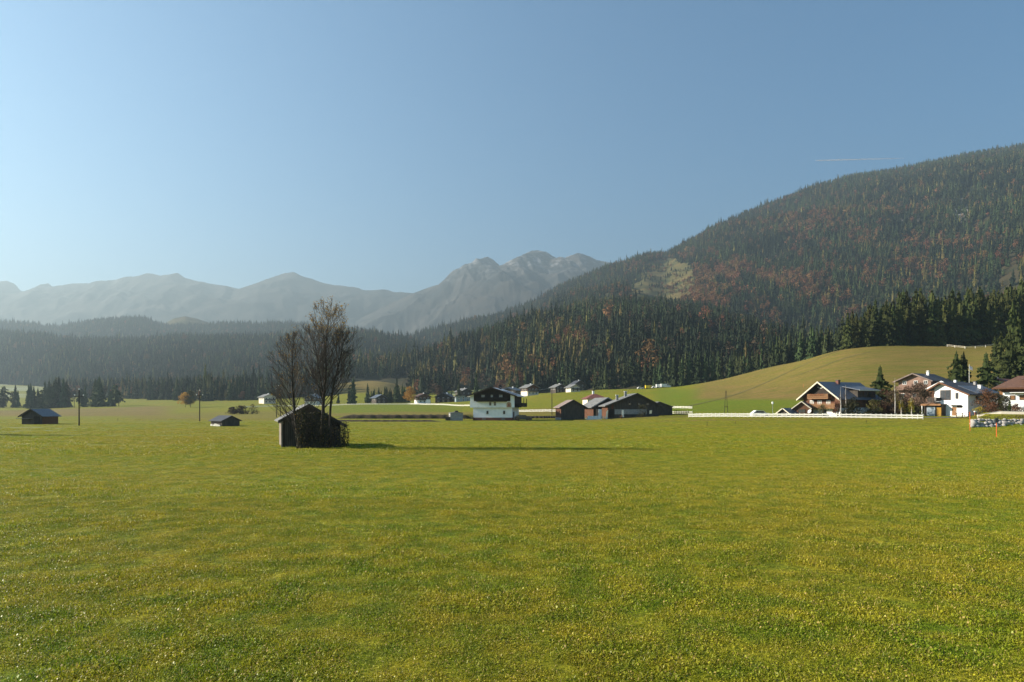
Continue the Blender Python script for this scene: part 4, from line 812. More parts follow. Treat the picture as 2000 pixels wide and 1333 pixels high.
for u in (-2.3, -1.1, 0.3, 1.5, 2.6): h.window('front', u, 4.1, 0.6, 1.1, M['glass'], M['frame'])
h = House('farm_barn', 'middle farm barn with pale verge between pink roofed and long grey barns', 'barn', 1186, 192, 22, 8.2, 9.0, 3.4, 5.7)
h.walls(M['wood_dark']); h.side_clad(M['wood_red'], -1, 0.2); h.roof(M['roof_grey'], 0.9, 0.6, 0.16, M['concrete']); h.box('door', M['metal'], -3.4, -2.3, -0.08, -0.003, 0, 2.6)
h = House('farm_barn', 'long grey roofed barn with two chimneys, largest of the farm', 'barn', 1237, 181, 13, 13.6, 8.5, 3.3, 6.3, 0.9, 3.4)
h.walls(M['wood_dark']); h.box('concrete_base', M['concrete'], -5.0, 3.6, -0.06, -0.003, 0.9, 2.2); h.roof(M['roof_grey'], 0.9, 0.8, 0.18, M['wood_dark'])
h.side_clad(M['wood_red'], -1, 0.3); h.box('red_boards', M['wood_red'], -5.9, -5.3, -0.09, -0.003, 2.3, 3.5); h.box('door', M['wood_black'], -6.6, -5.2, -0.08, -0.003, 0, 2.2)
h.chimney(-3.9, 2.2, 1.5, 0.6, M['concrete'], M['frame']); h.chimney(-1.2, 4.2, 1.5, 0.6, M['concrete'], M['frame'])
for u in (-1.0, 1.5, 3.8): h.window('front', u, 3.6, 0.8, 0.6)
h = House('farm_shed', 'dark low shed behind the right end of the long barn', 'shed', 1288, 199, 12, 7.5, 6, 2.6, 4.0)
h.walls(M['wood_dark']); h.roof(M['roof_grey'], 0.5, 0.5, 0.14)
# bales, boards by the farm
b = MB()
for i in range(4): b.box(i*0.85, i*0.85+0.8, 0, 0.8, 0.25, 0.95)
b.box(-0.5, 3.7, -0.1, 0.9, 0, 0.24); o = b.build('wrapped_boxes', M['plastic']); o.location = at(1148, 178); tag(o, 'row of pale wrapped boxes on a trailer bed between the barns', 'boxes')
o = MB().slab((0,0,2.0),(0.45,0.0,2.3),(0.28,0.5,0.0),(-0.15,0.5,0.0),0.05).build('white_board', M['fence']); o.location = at(1184.5, 176.5, 0.1); tag(o, 'tall white board leaning at the left corner of the long barn', 'board')
o = MB().box(-0.45,0.45,-0.04,0.04,0,2.4).box(-0.4,0.4,-0.10,-0.043,0.2,2.2).build('white_board', M['plastic']); o.location = at(1172, 180, 0.2); tag(o, 'upright pale door panel between the two grey roofed barns', 'board')
o = MB().box(-0.22,0.22,-0.05,0.05,0.3,2.1).box(-0.3,0.3,-0.12,-0.053,0.25,0.5).build('white_board', M['fence']); o.location = at(1216.5, 176, 0.1); tag(o, 'narrow white board upright beside the barn door', 'board')
def shrub_small(*a, **k): return shrub(*a, **k)
shrub(1214,175.5,0.6,0.9,'redbush','small reddish bush at the foot of the narrow white board',160,0.1)
shrub(1256,177,2.0,3.4,'darkbush','dark vine covered bush against the long barn front',500,0.16)
o = MB().slab((-0.3,0,1.0),(0.35,0,1.1),(0.3,0.3,0.3),(-0.3,0.3,0.2),0.06).build('white_tarp', M['fence']); o.location = at(1271, 176, 0.6); tag(o, 'small white tarp bundle on the mound by the long barn', 'tarp')

# dark chalet with pale verges on the right
h = House('chalet', 'chalet with steep blue grey roof, pale verges and wooden balconies', 'house', 1604, 160, -40, 10.2, 12.0, 4.4, 7.9)
h.walls(M['white'], -1, 2.0); MB().prism([(-5.1, 2.0), (5.1, 2.0), (5.1, h.zl(5.1)), (0, h.r), (-5.1, h.zl(-5.1))], 0, h.L).build('upper_wall', M['wood_brown'], h.root)
MB().prism([(-4.4, 4.9), (4.4, 4.9), (0, h.r-0.15)], -0.1, -0.003).build('gable_cladding', M['wood_black'], h.root)
h.roof(M['roof_blue'], 0.9, 1.3, 0.2, M['verge']); h.chimney(0.5, 5.0, 0.9, 0.7, M['brick'])
h.balcony(-2.9, 2.9, 4.2, 1.3, 1.0, M['wood_honey']); h.balcony(-4.8, 4.8, 1.95, 1.4, 1.0, M['wood_honey'])
V_ = []; F_ = []
for i in range(8): leafball(V_, F_, (-1.9+i*0.5, -1.42, 5.05), 0.3, 0.28, 45, 0.08, g_)
link('flower_box', mesh_np('flower_box', np.array(V_), F_, M['geran']), h.root)
for u in (-2.6, -0.4, 2.0): h.window('front', u, 3.2, 1.1, 1.1, M['curtain'], M['frame'])
h.box('red_panel', M['wood_red'], 2.7, 4.4, -0.05, -0.003, 2.7, 3.6); h.box('red_panel', M['wood_red'], -4.4, -3.3, -0.05, -0.003, 2.9, 3.7)
for u in (-3.4, 1.0, 3.6): h.window('front', u, 1.2, 0.9, 0.7)
for u in (0,): h.window('front', u, 5.9, 1.2, 1.0); 
cr = MB(); cr.tube([(-0.9+0.3*i, -0.16, 6.9-0.33*math.sin(math.pi*i/6)) for i in range(7)], 0.07, 5); cr.build('gable_ornament', M['frame'], h.root)
h.box('dormer', M['wood_dark'], 2.2, 5.4, 5.5, 11.6, 4.0, 6.0); MB().slab((1.2,5.0,7.15),(6.2,5.0,6.15),(6.2,12.4,6.15),(1.2,12.4,7.15),0.16).build('dormer_roof', M['roof_blue'], h.root)
h.box('dormer_fascia', M['verge'], 6.203, 6.28, 5.0, 12.4, 5.9, 6.14)
for u in (6.4, 8.0, 9.6, 10.9):
    o = h.window('right', u, 5.3, 1.2, 0.9); o.location.x = 0.3
h = House('garden_hut', 'small brown gabled hut attached left of the chalet', 'hut', 1566, 160, -12, 3.6, 3.4, 2.1, 3.5)
h.walls(M['wood_brown']); h.roof(M['roof_blue'], 0.4, 0.4, 0.1, M['verge']); h.window('front', 0, 1.3, 1.6, 0.9)
h = House('garden_hut', 'low hut with blue grey roof behind the white fence', 'hut', 1531, 160, -35, 3.2, 4.2, 0.9, 2.0)
h.walls(M['wood_dark']); h.roof(M['roof_blue'], 0.4, 0.5, 0.1, M['verge'])
# pinkish chalet behind
h = House('chalet', 'pinkish boarded chalet with dark low roof behind the birches', 'house', 1786, 198, -28, 9.2, 9.5, 7.3, 9.2)
h.walls(M['pink'], -1.5, 4.6); MB().prism([(-4.6, 4.6), (4.6, 4.6), (4.6, h.zl(4.6)), (0, h.r), (-4.6, h.zl(-4.6))], 0, h.L).build('upper_wall', M['pink'], h.root)
h.roof(M['roof_dark'], 1.0, 1.2, 0.2, M['roof_pink']); h.balcony(-4.8, 4.8, 4.7, 1.2, 1.0, M['pink'])
for u in (-2.8, 0.4, 3.2): h.window('front', u, 6.7, 1.1, 1.1, M['glass'], M['frame'])
for u in (-3.2, 0, 3.0): h.window('front', u, 3.0, 1.0, 1.2, M['glass'], M['frame'])
for u in (3, 6.5, 9): h.window('right', u, 6.2, 1.1, 1.1, M['glass'], M['darkframe'])
h.chimney(1.2, 5, 1.1, 0.6, M['white'], M['frame']); h.chimney(0.2, 7, 1.1, 0.5, M['concrete'], M['frame'])
h = House('carport', 'low dark carport with pale flat roof left of the tall birch garden', 'carport', 1736, 170, -10, 4.4, 4.0, 2.0, 2.15)
h.walls(M['wood_black']); h.roof(M['roof_blue'], 0.3, 0.3, 0.1)
# white villa
h = House('white_villa', 'bright white villa with asymmetric dark roof at the right', 'house', 1857, 149, -36, 7.6, 9.4, 6.2, 7.25, -1.9, 4.9, dz=0.05)
h.walls(M['white'], -0.8); h.roof(M['roof_dark'], 1.05, 1.0, 0.2, M['wood_brown'])
MB().slab((0.2,2.0,h.zl(0.2)+0.30),(4.5,2.0,h.zl(4.5)+0.30),(4.5,9.8,h.zl(4.5)+0.30),(0.2,9.8,h.zl(0.2)+0.30),0.06).build('solar_panel', M['roof_blue'], h.root)
h.window('front', -1.2, 4.6, 2.4, 2.2, M['glass'], M['darkframe']); h.window('front', 1.4, 4.4, 0.6, 1.3); h.window('front', 2.0, 2.05, 1.1, 0.5); h.window('front', -3.2, 1.7, 0.8, 2.2, M['glass'], M['darkframe'])
d_ = h.box('door', M['wood_honey'], 0.3, 1.3, -0.06, -0.003, 0.1, 1.95); MB().box(1.1,1.18,-0.12,-0.063,0.95,1.1).build('handle', M['metal'], d_)
h.box('door_canopy', M['roof_dark'], 0.0, 2.4, -0.9, -0.063, 2.35, 2.42); h.window('right', 2.6, 3.9, 0.8, 1.2, M['glass'], M['frame']); h.window('right', 5.4, 3.9, 0.8, 1.2); h.window('right', 5.0, 1.2, 1.0, 1.6)
h.chimney(1.6, 7.0, 0.9, 0.6, M['white'], M['frame']); h.chimney(-0.6, 8.6, 0.9, 0.5, M['concrete'])
h.balcony(-4.4, -2.3, 3.1, 1.4, 1.0, M['wood_dark'])
for x_ in (-4.55, -4.15): h.box('roof_brace', M['wood_honey'], x_, x_+0.12, -0.8, -0.05, 5.3, 5.5)
h = House('garage', 'garage with honey coloured fascia and yellow panel left of the white villa', 'garage', 1822, 151, -30, 3.8, 4.5, 2.5, 2.55)
h.walls(M['wood_dark']); h.box('roof', M['roof_dark'], -2.2, 2.1, -0.7, 5.0, 2.56, 2.68); h.box('fascia', M['wood_honey'], -2.25, 2.15, -0.78, -0.703, 2.3, 2.70)
h.box('garage_door', M['bluewall'], -1.3, 0.5, -0.05, -0.003, 0, 2.1); h.box('yellow_panel', M['orange'], 0.9, 1.85, -0.12, -0.003, 0, 1.9)
h.box('post', M['frame'], -2.1, -1.95, -0.7, -0.55, 0, 2.3)
# right house cut by the frame
h = House('villa', 'white house with brown hipped roof cut by the right edge', 'house', 2020, 139, -6, 10.5, 10, 5.0, 5.05)
h.walls(M['white'], -0.8, 5.0)
b = MB(); a_ = 6.9; e_ = 5.0; t_ = 7.6
b.poly([(-a_,-1.5,e_),(a_,-1.5,e_),(2.0,4.2,t_),(-3.2,4.2,t_)]); b.poly([(a_,-1.5,e_),(a_,11.5,e_),(2.0,5.8,t_),(2.0,4.2,t_)]); b.poly([(a_,11.5,e_),(-a_,11.5,e_),(-3.2,5.8,t_),(2.0,5.8,t_)]); b.poly([(-a_,11.5,e_),(-a_,-1.5,e_),(-3.2,4.2,t_),(-3.2,5.8,t_)]); b.poly([(-3.2,4.2,t_),(2.0,4.2,t_),(2.0,5.8,t_),(-3.2,5.8,t_)]); b.poly([(-a_,-1.5,e_-0.01),(-a_,11.5,e_-0.01),(a_,11.5,e_-0.01),(a_,-1.5,e_-0.01)])
b.build('roof', M['roof_brown'], h.root); h.box('eave_board', M['wood_brown'], -6.95, 6.95, -1.56, -1.503, 4.75, 5.05)
h.box('gable_cladding', M['wood_brown'], -5.3, 5.3, -0.10, -0.003, 4.1, 4.95); h.box('side_panel', M['wood_honey'], -5.9, -5.253, 0.5, 2.5, 3.6, 4.9)
h.box('canopy', M['frame'], -3.9, 3.9, -1.4, -0.103, 3.95, 4.08)
h.box('dormer', M['wood_honey'], -1.7, 0.9, 0.6, 3.0, 6.0, 6.6); MB().slab((-2.2,0.2,6.75),(1.4,0.2,6.75),(1.4,3.8,7.3),(-2.2,3.8,7.3),0.12).build('dormer_roof', M['roof_brown'], h.root)
for u in (-3.6, -2.0, 0.2, 2.4): h.window('front', u, 3.0, 0.85, 0.95, M['wood_honey'], M['darkframe'])
for u in (-1.2, 1.6): h.window('front', u, 1.2, 0.9, 0.9, M['wood_honey'], M['darkframe'])
# roof beyond, between spruce and right house
h = House('house', 'brown roofed house glimpsed between the spruce and the right house', 'house', 1946, 205, -20, 9, 8, 4.2, 6.0, dz=-0.4)
h.walls(M['cream'], -2); h.roof(M['roof_red'], 0.8, 0.8, 0.2); h.chimney(-1, 3, 1.0, 0.6, M['white']); h.window('front', -2, 3.2, 1, 1); h.window('front', 1.5, 3.2, 1, 1)
h = House('house', 'grey roofed house hidden behind the white villa', 'house', 1842, 188, -30, 7, 9, 5.6, 7.3)
h.walls(M['wood_brown'], -2); h.roof(M['roof_dark'], 0.9, 0.9, 0.2, M['frame']); h.chimney(1.0, 4, 1.0, 0.6, M['white']); h.window('front', 0, 5, 1, 1)

# far hamlet
def far_house(px, Y, W, L, e, r_, delta, wall, roofm, label, low=None, win=3, chim=None, dz=0, verge=None, balc=True):
    h = House('far_house', label, 'house', px, Y, delta, W, L, e, r_, dz=dz); h.walls(M[low or wall], -2.0, e*0.5 if low else None)
    if low: MB().prism([(-W/2, e*0.5), (W/2, e*0.5), (W/2, h.zl(W/2)), (0, h.r), (-W/2, h.zl(-W/2))], 0, L).build('upper_wall', M[wall], h.root)
    h.roof(M[roofm], 1.0, 1.2, 0.25, verge)
    for i in range(win):
        u = (i-(win-1)/2)*W/(win+0.3); h.window('front', u, e*0.75, 1.0, 1.2, M['glass'], M['frame']); h.window('front', u, e*0.28, 1.0, 1.2, M['glass'], M['frame'])
        h.window('left' if delta > 0 else 'right', L*(i+1)/(win+1), e*0.7, 1.0, 1.2, M['glass'], M['frame'])
    if balc: h.balcony(-W*0.4, W*0.4, e*0.5, 1.1, 0.9, M['wood_dark'])
    if chim: h.chimney(W*0.1, L*0.5, 1.2, 0.8, M['white'])
    return h
far_house(1041, 455, 8.5, 9, 5.2, 7.2, 30, 'wood_brown', 'roof_grey', 'chalet with pale lower floor on the meadow right of the white house', 'cream', 3, True)
far_house(1096, 480, 8.5, 8, 3.8, 5.8, 28, 'wood_dark', 'roof_grey', 'low grey house at the forest edge, left of a pair', None, 3, True)
far_house(1124, 470, 7.5, 7, 3.2, 5.0, 30, 'cream', 'roof_grey', 'low cream house at the forest edge, right of a pair', None, 2, False)
far_house(1133, 505, 9, 8, 5.0, 7.6, 25, 'wood_dark', 'roof_dark', 'dark house with brick chimney behind the low cream house', None, 2, True)
far_house(527, 520, 9, 11, 5.2, 7.2, 20, 'cream', 'roof_grey', 'hazy pale chalet left of the bare trees', None, 3, True)
far_house(607, 470, 9, 9, 4.8, 7.0, -25, 'wood_dark', 'roof_blue', 'blue roofed house seen through the bare trees', 'white', 3, True)
far_house(829, 470, 9, 8, 4.6, 6.6, 20, 'wood_brown', 'roof_brown', 'far hut with white ground floor right of the orange tree', 'white', 3, True)
far_house(866, 480, 12, 9, 4.0, 6.6, -18, 'wood_black', 'roof_dark', 'wide black boarded house behind the far fence', None, 3, True)
far_house(905, 465, 10, 7, 3.4, 3.9, 8, 'bluewall', 'roof_grey', 'flat blue grey shed beside the left roof edge of the white house', None, 3, False, balc=False)
far_house(911, 545, 10, 9, 6.0, 8.4, 30, 'wood_dark', 'roof_grey', 'grey roofed house rising behind the blue grey shed', None, 2, True)
far_house(992, 470, 12, 10, 5.0, 7.0, -28, 'wood_dark', 'roof_blue', 'dark house behind the pale roof of the white house', None, 3, True)
far_house(745, 490, 8, 8, 4.0, 6.0, 25, 'wood_dark', 'roof_blue', 'dark hut among the spruces under the tan clearing', None, 2, False)
o = MB().box(-1.2,1.2,-1.2,1.2,0,2.6).box(-1.3,1.3,-1.3,1.3,2.602,2.75).build('white_kiosk', M['white']); o.location = at(836.5, 440); tag(o, 'small white box hut in front of the wide black house', 'hut')

# ---------------------------------------------------------------- vehicles
def car(px, Y, paint, label, rz, Lx=4.4, Wx=1.8, Hh=1.5, van=False, dz=0.0):
    r_ = empty('parked_van' if van else 'parked_car', at(px, Y, dz), rz); tag(r_, label, 'van' if van else 'car'); Hl = 0.62*Hh if not van else 0.5*Hh
    b = MB(); l = Lx/2
    prof = [(-l,0.35),(l,0.35),(l,Hl*0.9),(l*0.55,Hl),(l*0.28,Hh*0.97),(-l*0.55,Hh),(-l*0.92,Hl),(-l,Hl*0.95)] if not van else [(-l,0.35),(l,0.35),(l,Hl),(l*0.78,Hl*1.15),(l*0.58,Hh*0.95),(l*0.4,Hh),(-l*0.97,Hh),(-l,Hh*0.9)]
    b.prism(prof, -Wx/2, Wx/2); b.build('body', M[paint], r_)
    g = MB(); gp = [(l*0.48,Hl*1.02),(l*0.25,Hh*0.92),(-l*0.5,Hh*0.93),(-l*0.82,Hl*1.03)] if not van else [(l*0.72,Hl*1.15),(l*0.55,Hh*0.88),(l*0.2,Hh*0.9),(l*0.2,Hl*1.15)]
    for s_ in (-1, 1): a_, c_ = sorted((s_*(Wx/2+0.002), s_*(Wx/2+0.02))); g.prism(gp, a_, c_)
    g.build('side_window', M['glass'], r_)
    for sx in (-0.62, 0.62):
        for sy in (-1, 1):
            wb = MB(); wb.tube([(sx*l, sy*(Wx/2-0.12), 0.33), (sx*l, sy*(Wx/2+0.04), 0.33)], 0.33, 12); wb.build('wheel', M['tyre'], r_)
    return r_
car(1251, 480, 'carwhite', 'white car at the left end of the row above the long barn', R(10), 4.6)
car(1268, 482, 'caryellow', 'yellow van in the row of vehicles at the forest edge', R(5), 5.6, 2.0, 2.4, True)
car(1279, 478, 'carwhite', 'white car between the yellow van and the long white van', R(5), 4.2)
car(1289, 476, 'carwhite', 'white van left of the longest one at the forest edge', R(5), 5.5, 2.0, 2.5, True)
car(1300, 474, 'carwhite', 'long white van at the right end of the vehicle row', R(3), 6.6, 2.1, 2.5, True)
car(1260, 486, 'cardark', 'dark car between the white car and the yellow van', R(12), 4.3)
car(1484, 163, 'carwhite', 'white car roof just above the white fence near the street lamp', R(2), 4.2, 1.75, 1.55)
car(1021, 172, 'cardark', 'dark car parked low beside the right side of the white house', R(8), 4.4)
shrub(1012,169,0.9,1.1,'darkbush','low dark bush at the right foot of the white house',260,0.1)
shrub(1033,170,0.9,0.9,'darkbush','low dark bush right of the dark parked car',260,0.1)

# ---------------------------------------------------------------- fences
def fence(label, pts, spacing, height=1.15, board=0.34, postw=0.10, dz=0.0):
    P_ = [Vector(at(px, Y, dz)) for px, Y in pts]; tot = sum((P_[i+1]-P_[i]).length for i in range(len(P_)-1)); n = max(2, int(tot/spacing)); n = min(n, 95)
    root = empty('white_fence', P_[0]); tag(root, label, 'fence'); pos = []
    for k in range(n+1):
        d = tot*k/n; i = 0
        while i < len(P_)-2 and d > (P_[i+1]-P_[i]).length: d -= (P_[i+1]-P_[i]).length; i += 1
        p = P_[i].lerp(P_[i+1], min(1, d/max(1e-6, (P_[i+1]-P_[i]).length))); p.z = gz(p.x, p.y)+dz; pos.append(p-P_[0])
    pm = MB().box(-postw/2, postw/2, -postw/2, postw/2, -0.3, height); pme = mesh_np('post', pm.v, pm.f, M['fence'])
    for p in pos:
        o = link('post', pme, root); o.location = p; o.rotation_euler = (0, 0, rnd.uniform(-0.1, 0.1))
    for z0 in (height*0.16, height*0.60):
        b = MB()
        for p, q_ in zip(pos[:-1], pos[1:]):
            j0, j1 = rnd.uniform(-0.03, 0.03), rnd.uniform(-0.03, 0.03); d = (q_-p).normalized(); nn = Vector((d.y, -d.x, 0))*(postw/2+0.012)
            a_, c_ = p+nn+d*0.02, q_+nn-d*0.02; k = len(b.v); th = Vector((d.y, -d.x, 0))*0.03
            for o_ in (Vector((0,0,0)), th):
                b.v += [tuple(a_+o_+Vector((0,0,z0+j0))), tuple(c_+o_+Vector((0,0,z0+j1))), tuple(c_+o_+Vector((0,0,z0+board+j1))), tuple(a_+o_+Vector((0,0,z0+board+j0)))]
            b.f += [(k,k+1,k+2,k+3),(k+7,k+6,k+5,k+4),(k,k+4,k+5,k+1),(k+3,k+2,k+6,k+7),(k,k+3,k+7,k+4),(k+1,k+5,k+6,k+2)]
        b.build('rail', M['fence'], root)
fence('long white board fence in front of the right village', [(1345,168),(1803,140)], 0.95, 1.05, 0.27)
fence('short white fence behind the right end of the farm', [(1305,208),(1352,203)], 1.5, 0.85, 0.14)
fence('short white fence above the farm behind the low shed', [(1312,236),(1352,226)], 1.5, 0.85, 0.14)
fence('white fence between the white house and the first dark barn', [(1010,245),(1050,240),(1092,235)], 1.3, 0.95, 0.22)
fence('far white fence in front of the orange tree and huts', [(740,425),(800,420),(850,395),(880,372),(918,350)], 1.9, 0.85, 0.17)
fence('distant white fence left of the orange tree', [(480,455),(560,450),(640,440),(738,428)], 1.9, 0.85, 0.17)
# dark wooden corral behind the farm
b = MB(); root = empty('wooden_fence', at(1318, 203)); tag(root, 'dark slatted fence running from the low shed to the short white fence', 'fence')
p0, p1_ = Vector(at(1318,203)), Vector(at(1345,192)); d = p1_-p0
for i in range(9):
    p = d*(i/8); p.z = gz(p0.x+p.x, p0.y+p.y)-p0.z; o = MB().box(-0.06,0.06,-0.06,0.06,-0.2,1.3).build('post', M['wood_dark'], root); o.location = p
for z_ in (0.3, 0.7, 1.1):
    MB().tube([d*0+Vector((0,-0.09,z_)), d+Vector((0,-0.09,z_))], 0.06, 4).build('rail', M['wood_dark'], root)
# pole fence by the stand, railing by the villa
root = empty('pole_fence', at(1850, 338)); tag(root, 'pale pole fence along the foot of the hilltop spruces', 'fence'); p0 = Vector(root.location); pts = [Vector(at(px, Y)) - p0 for px, Y in ((1850,340),(1865,335),(1885,330),(1905,331),(1925,334),(1943,338))]
for p in pts: o = MB().box(-0.08,0.08,-0.08,0.08,-0.2,1.1).build('post', M['fence'], root); o.location = p
for z_ in (0.5, 1.0): MB().tube([p+Vector((0,-0.15,z_)) for p in pts], 0.07, 5).build('rail', M['verge'], root)
root = empty('railing', at(1868, 143.5)); tag(root, 'brown two rail fence in front of the villa corner', 'fence'); p0 = Vector(root.location); pts = [Vector(at(px, Y)) - p0 for px, Y in ((1868,143.5),(1880,143.2),(1893,143))]
for p in pts: o = MB().box(-0.05,0.05,-0.05,0.05,-0.1,1.0).build('post', M['wood_brown'], root); o.location = p
for z_ in (0.45, 0.85): MB().tube([p+Vector((0,-0.08,z_)) for p in pts], 0.05, 5).build('rail', M['wood_brown'], root)
root = empty('garden_wall', at(1910, 128)); tag(root, 'low pale garden wall above the boulders', 'wall'); p0 = Vector(root.location); pts = [Vector(at(px, Y)) - p0 for px, Y in ((1910,128),(1955,126),(2010,124),(2080,124))]
b = MB()
for p, q_ in zip(pts[:-1], pts[1:]): b.slab(tuple(p+Vector((0,0,0.5))), tuple(q_+Vector((0,0,0.5))), tuple(q_+Vector((0,0.25,0.5))), tuple(p+Vector((0,0.25,0.5))), 0.7)
b.build('wall', M['cream'], root); b = MB()
for p, q_ in zip(pts[:-1], pts[1:]): b.slab(tuple(p+Vector((0,-0.04,0.56))), tuple(q_+Vector((0,-0.04,0.56))), tuple(q_+Vector((0,0.29,0.56))), tuple(p+Vector((0,0.29,0.56))), 0.055)
b.build('coping', M['concrete'], root)

# ---------------------------------------------------------------- poles, lamps, flag
def pole(px, Y, h, label, arm=True, lean=0.0, aframe=False, r0=0.13):
    r_ = empty('power_pole', at(px, Y), facing(px, 0)); tag(r_, label, 'pole')
    if aframe:
        for s_ in (-1, 1): MB().tube([(s_*0.07*h,0,-0.3),(s_*0.10,0,h)], [r0, r0*0.8], 7).build('leg', M['bark'], r_)
        MB().box(-0.5,0.5,-0.06,0.06,h*0.35,h*0.35+0.14).build('crossbar', M['bark'], r_)
    else: MB().tube([(0,0,-0.3),(lean,0,h)], [r0, r0*0.75], 8).build('mast', M['bark'], r_)
    if arm:
        MB().box(-0.75,0.75,-0.05,0.05,h-1.25,h-1.13).build('crossarm', M['bark'], r_)
        for x_, z_ in ((-0.68, h-1.12), (0.68, h-1.12), (0, h+0.0)):
            MB().tube([(x_,0,z_),(x_,0,z_+0.12),(x_,0,z_+0.28)], [0.05,0.11,0.07], 8).build('insulator', M['frame'], r_)
pole(154.5, 126, 6.6, 'dark power pole with white insulators right of the left hay hut')
pole(390, 166, 7.4, 'dark power pole on the meadow above the small open hut', r0=0.14)
pole(544, 230, 10.5, 'double legged power pole seen beside the left bare tree', True, aframe=True)
pole(1078, 210, 8.4, 'slender power pole between the white house and the farm', False, r0=0.13); pole(1418, 175, 6.4, 'narrow double legged wooden pole behind the white fence', False, aframe=True, r0=0.07)
r_ = empty('street_lamp', at(1509, 160)); tag(r_, 'white headed street lamp on the green slope behind the fence', 'lamp'); MB().tube([(0,0,-0.1),(0,0,3.0)], 0.04, 6).build('post', M['metal'], r_)
MB().tube([(0,0,3.0),(0,0,3.15),(0,0,3.5),(0,0,3.6)], [0.12,0.22,0.24,0.1], 10).build('lamp_head', M['frame'], r_)
r_ = empty('satellite_dish', at(1582, 153.5)); tag(r_, 'white satellite dish behind the fence in front of the chalet', 'dish'); MB().tube([(0,0,-0.1),(0,0,1.2)], 0.04, 6).build('post', M['metal'], r_)
b = MB(); b.tube([(0,0,1.3),(-0.1,-0.06,1.34),(-0.22,-0.12,1.42)], [0.05,0.36,0.48], 14, False); b.build('reflector', M['frame'], r_)
r_ = empty('flagpole', at(1893, 175)); tag(r_, 'white flagpole rising behind the villa roof', 'flagpole'); MB().tube([(0,0,-0.1),(0,0,11.6)], [0.07,0.04], 7).build('mast', M['frame'], r_)
b = MB(); N_ = 6
for i in range(N_):
    f = lambda t: (0.05+0.75*t, 0.12*math.sin(t*5), 11.4-0.55*t)
    for k in range(1): p, q_ = f(i/N_), f((i+1)/N_); b.poly([p, q_, (q_[0], q_[1], q_[2]-0.85), (p[0], p[1], p[2]-0.85)])
fl = b.build('flag', mat('flag_cloth', (0.78,0.70,0.70), (0.75,0.55,0.55), 1.5, 0.8), r_); so_ = fl.modifiers.new('s', 'SOLIDIFY'); so_.thickness = 0.01
def marker(px, Y, h, lab, box=False):
    r_ = empty('marker_pole', at(px, Y), 0); tag(r_, lab, 'pole'); MB().tube([(-0.03,0,-0.2),(-0.05,0,h)], 0.042, 8).build('pole', M['orangep'], r_)
    if box: MB().box(-0.2,0.12,-0.08,0.08,h-0.25,h+0.25).build('box', M['cardark'], r_)
    else: MB().tube([(-0.05,0,h+0.002),(-0.05,0,h+0.12)], 0.03, 6).build('tip', M['cardark'], r_)
marker(1895, 99, 2.75, 'orange marker pole left of the boulder wall'); marker(1947, 78, 1.95, 'orange marker pole with small dark box in front of the boulder wall', True)
for px, Y, h_, lab in [(1381,118,0.75,'thin dark stake in the meadow below the narrow pole'),(1436,125,0.5,'short stake right of the thin dark one in the meadow'),(1195,168,0.7,'thin stake in front of the long barn corner'),(1242,168,0.6,'thin stake in front of the long barn centre'),
        (984,160,0.7,'thin stake in front of the white house'),(230,165,0.7,'small stake alone on the meadow between hut and pole'),(1692,128,0.5,'small stake below the white fence'),(1569,262,1.3,'small orange stake on the upper grassy slope')]:
    b = MB(); b.tube([(0,0,-0.1),(0.03,0,h_)], [0.035,0.03], 6); b.tube([(0.03,0,h_+0.001),(0.03,0,h_+0.05)], [0.045,0.03], 6); o = b.build('stake', M['orangep'] if 'orange' in lab else M['bark']); o.location = at(px, Y); tag(o, lab, 'stake')
r_ = empty('hydrant', at(1905, 142)); tag(r_, 'small red and white post by the villa driveway', 'post'); MB().box(-0.15,0.15,-0.15,0.15,0,0.75).build('body', M['brick'], r_); MB().box(-0.22,0.22,-0.22,0.22,0.752,0.95).build('cap', M['frame'], r_)
# wires
def wire(a_, b_, sag, label, r=0.02):
    a_, b_ = Vector(a_), Vector(b_); pts = [a_.lerp(b_, t)-Vector((0,0,4*sag*t*(1-t))) for t in np.linspace(0, 1, 13)]; o = MB().tube([p-a_ for p in pts], r, 4).build('overhead_wire', M['metal']); o.location = a_; tag(o, label, 'wire')
wire(at(975, 178, 8.6), at(1078, 210, 8.3), 0.8, 'thin wire from the roof of the white house to the slender pole', 0.035)
# boulder wall
root = empty('boulder_wall', at(1900, 114.5)); tag(root, 'retaining wall of pale rounded boulders at the right edge', 'wall'); p0 = Vector(root.location); g = np.random.default_rng(4)
def boulder(c, r):
    import bmesh
    bm = bmesh.new(); bmesh.ops.create_icosphere(bm, subdivisions=2, radius=1); s_ = Vector((r*g.uniform(0.85,1.3), r*g.uniform(0.8,1.0), r*g.uniform(0.7,0.95))); sh = g.uniform(0, 50)
    for v in bm.verts:
        k = 1+0.34*(vnoise(v.co.x*1.3+sh, v.co.y*1.3+v.co.z*1.7+sh, 3)-0.5); v.co = Vector((v.co.x*s_.x, v.co.y*s_.y, v.co.z*s_.z))*float(k)
    me = bpy.data.meshes.new('boulder'); bm.to_mesh(me); bm.free(); me.materials.append(M['rock']); me.shade_smooth(); o = link('boulder', me, root); o.location = c; o.rotation_euler = (0, 0, g.uniform(0, 6))
for lay, (zc, r0) in enumerate([(0.2,0.42),(0.72,0.36),(1.2,0.30)]):
    x = -0.3+0.25*lay
    while x < 18.5:
        r = r0*float(np.clip(g.lognormal(-0.05, 0.22), 0.6, 1.4)); boulder((x+r, 0.1+0.35*lay+g.uniform(-0.1,0.1), zc+g.uniform(-0.1,0.1)-p0.z*1.0), r*1.14); x += 2*r*g.uniform(0.88, 1.02)
V_ = []; F_ = []
for i in range(60): leafball(V_, F_, (i*0.32, 1.3+g.uniform(-0.3,2.5), 1.55+g.uniform(0,0.5)), 0.6, 0.2, 40, 0.09, g)
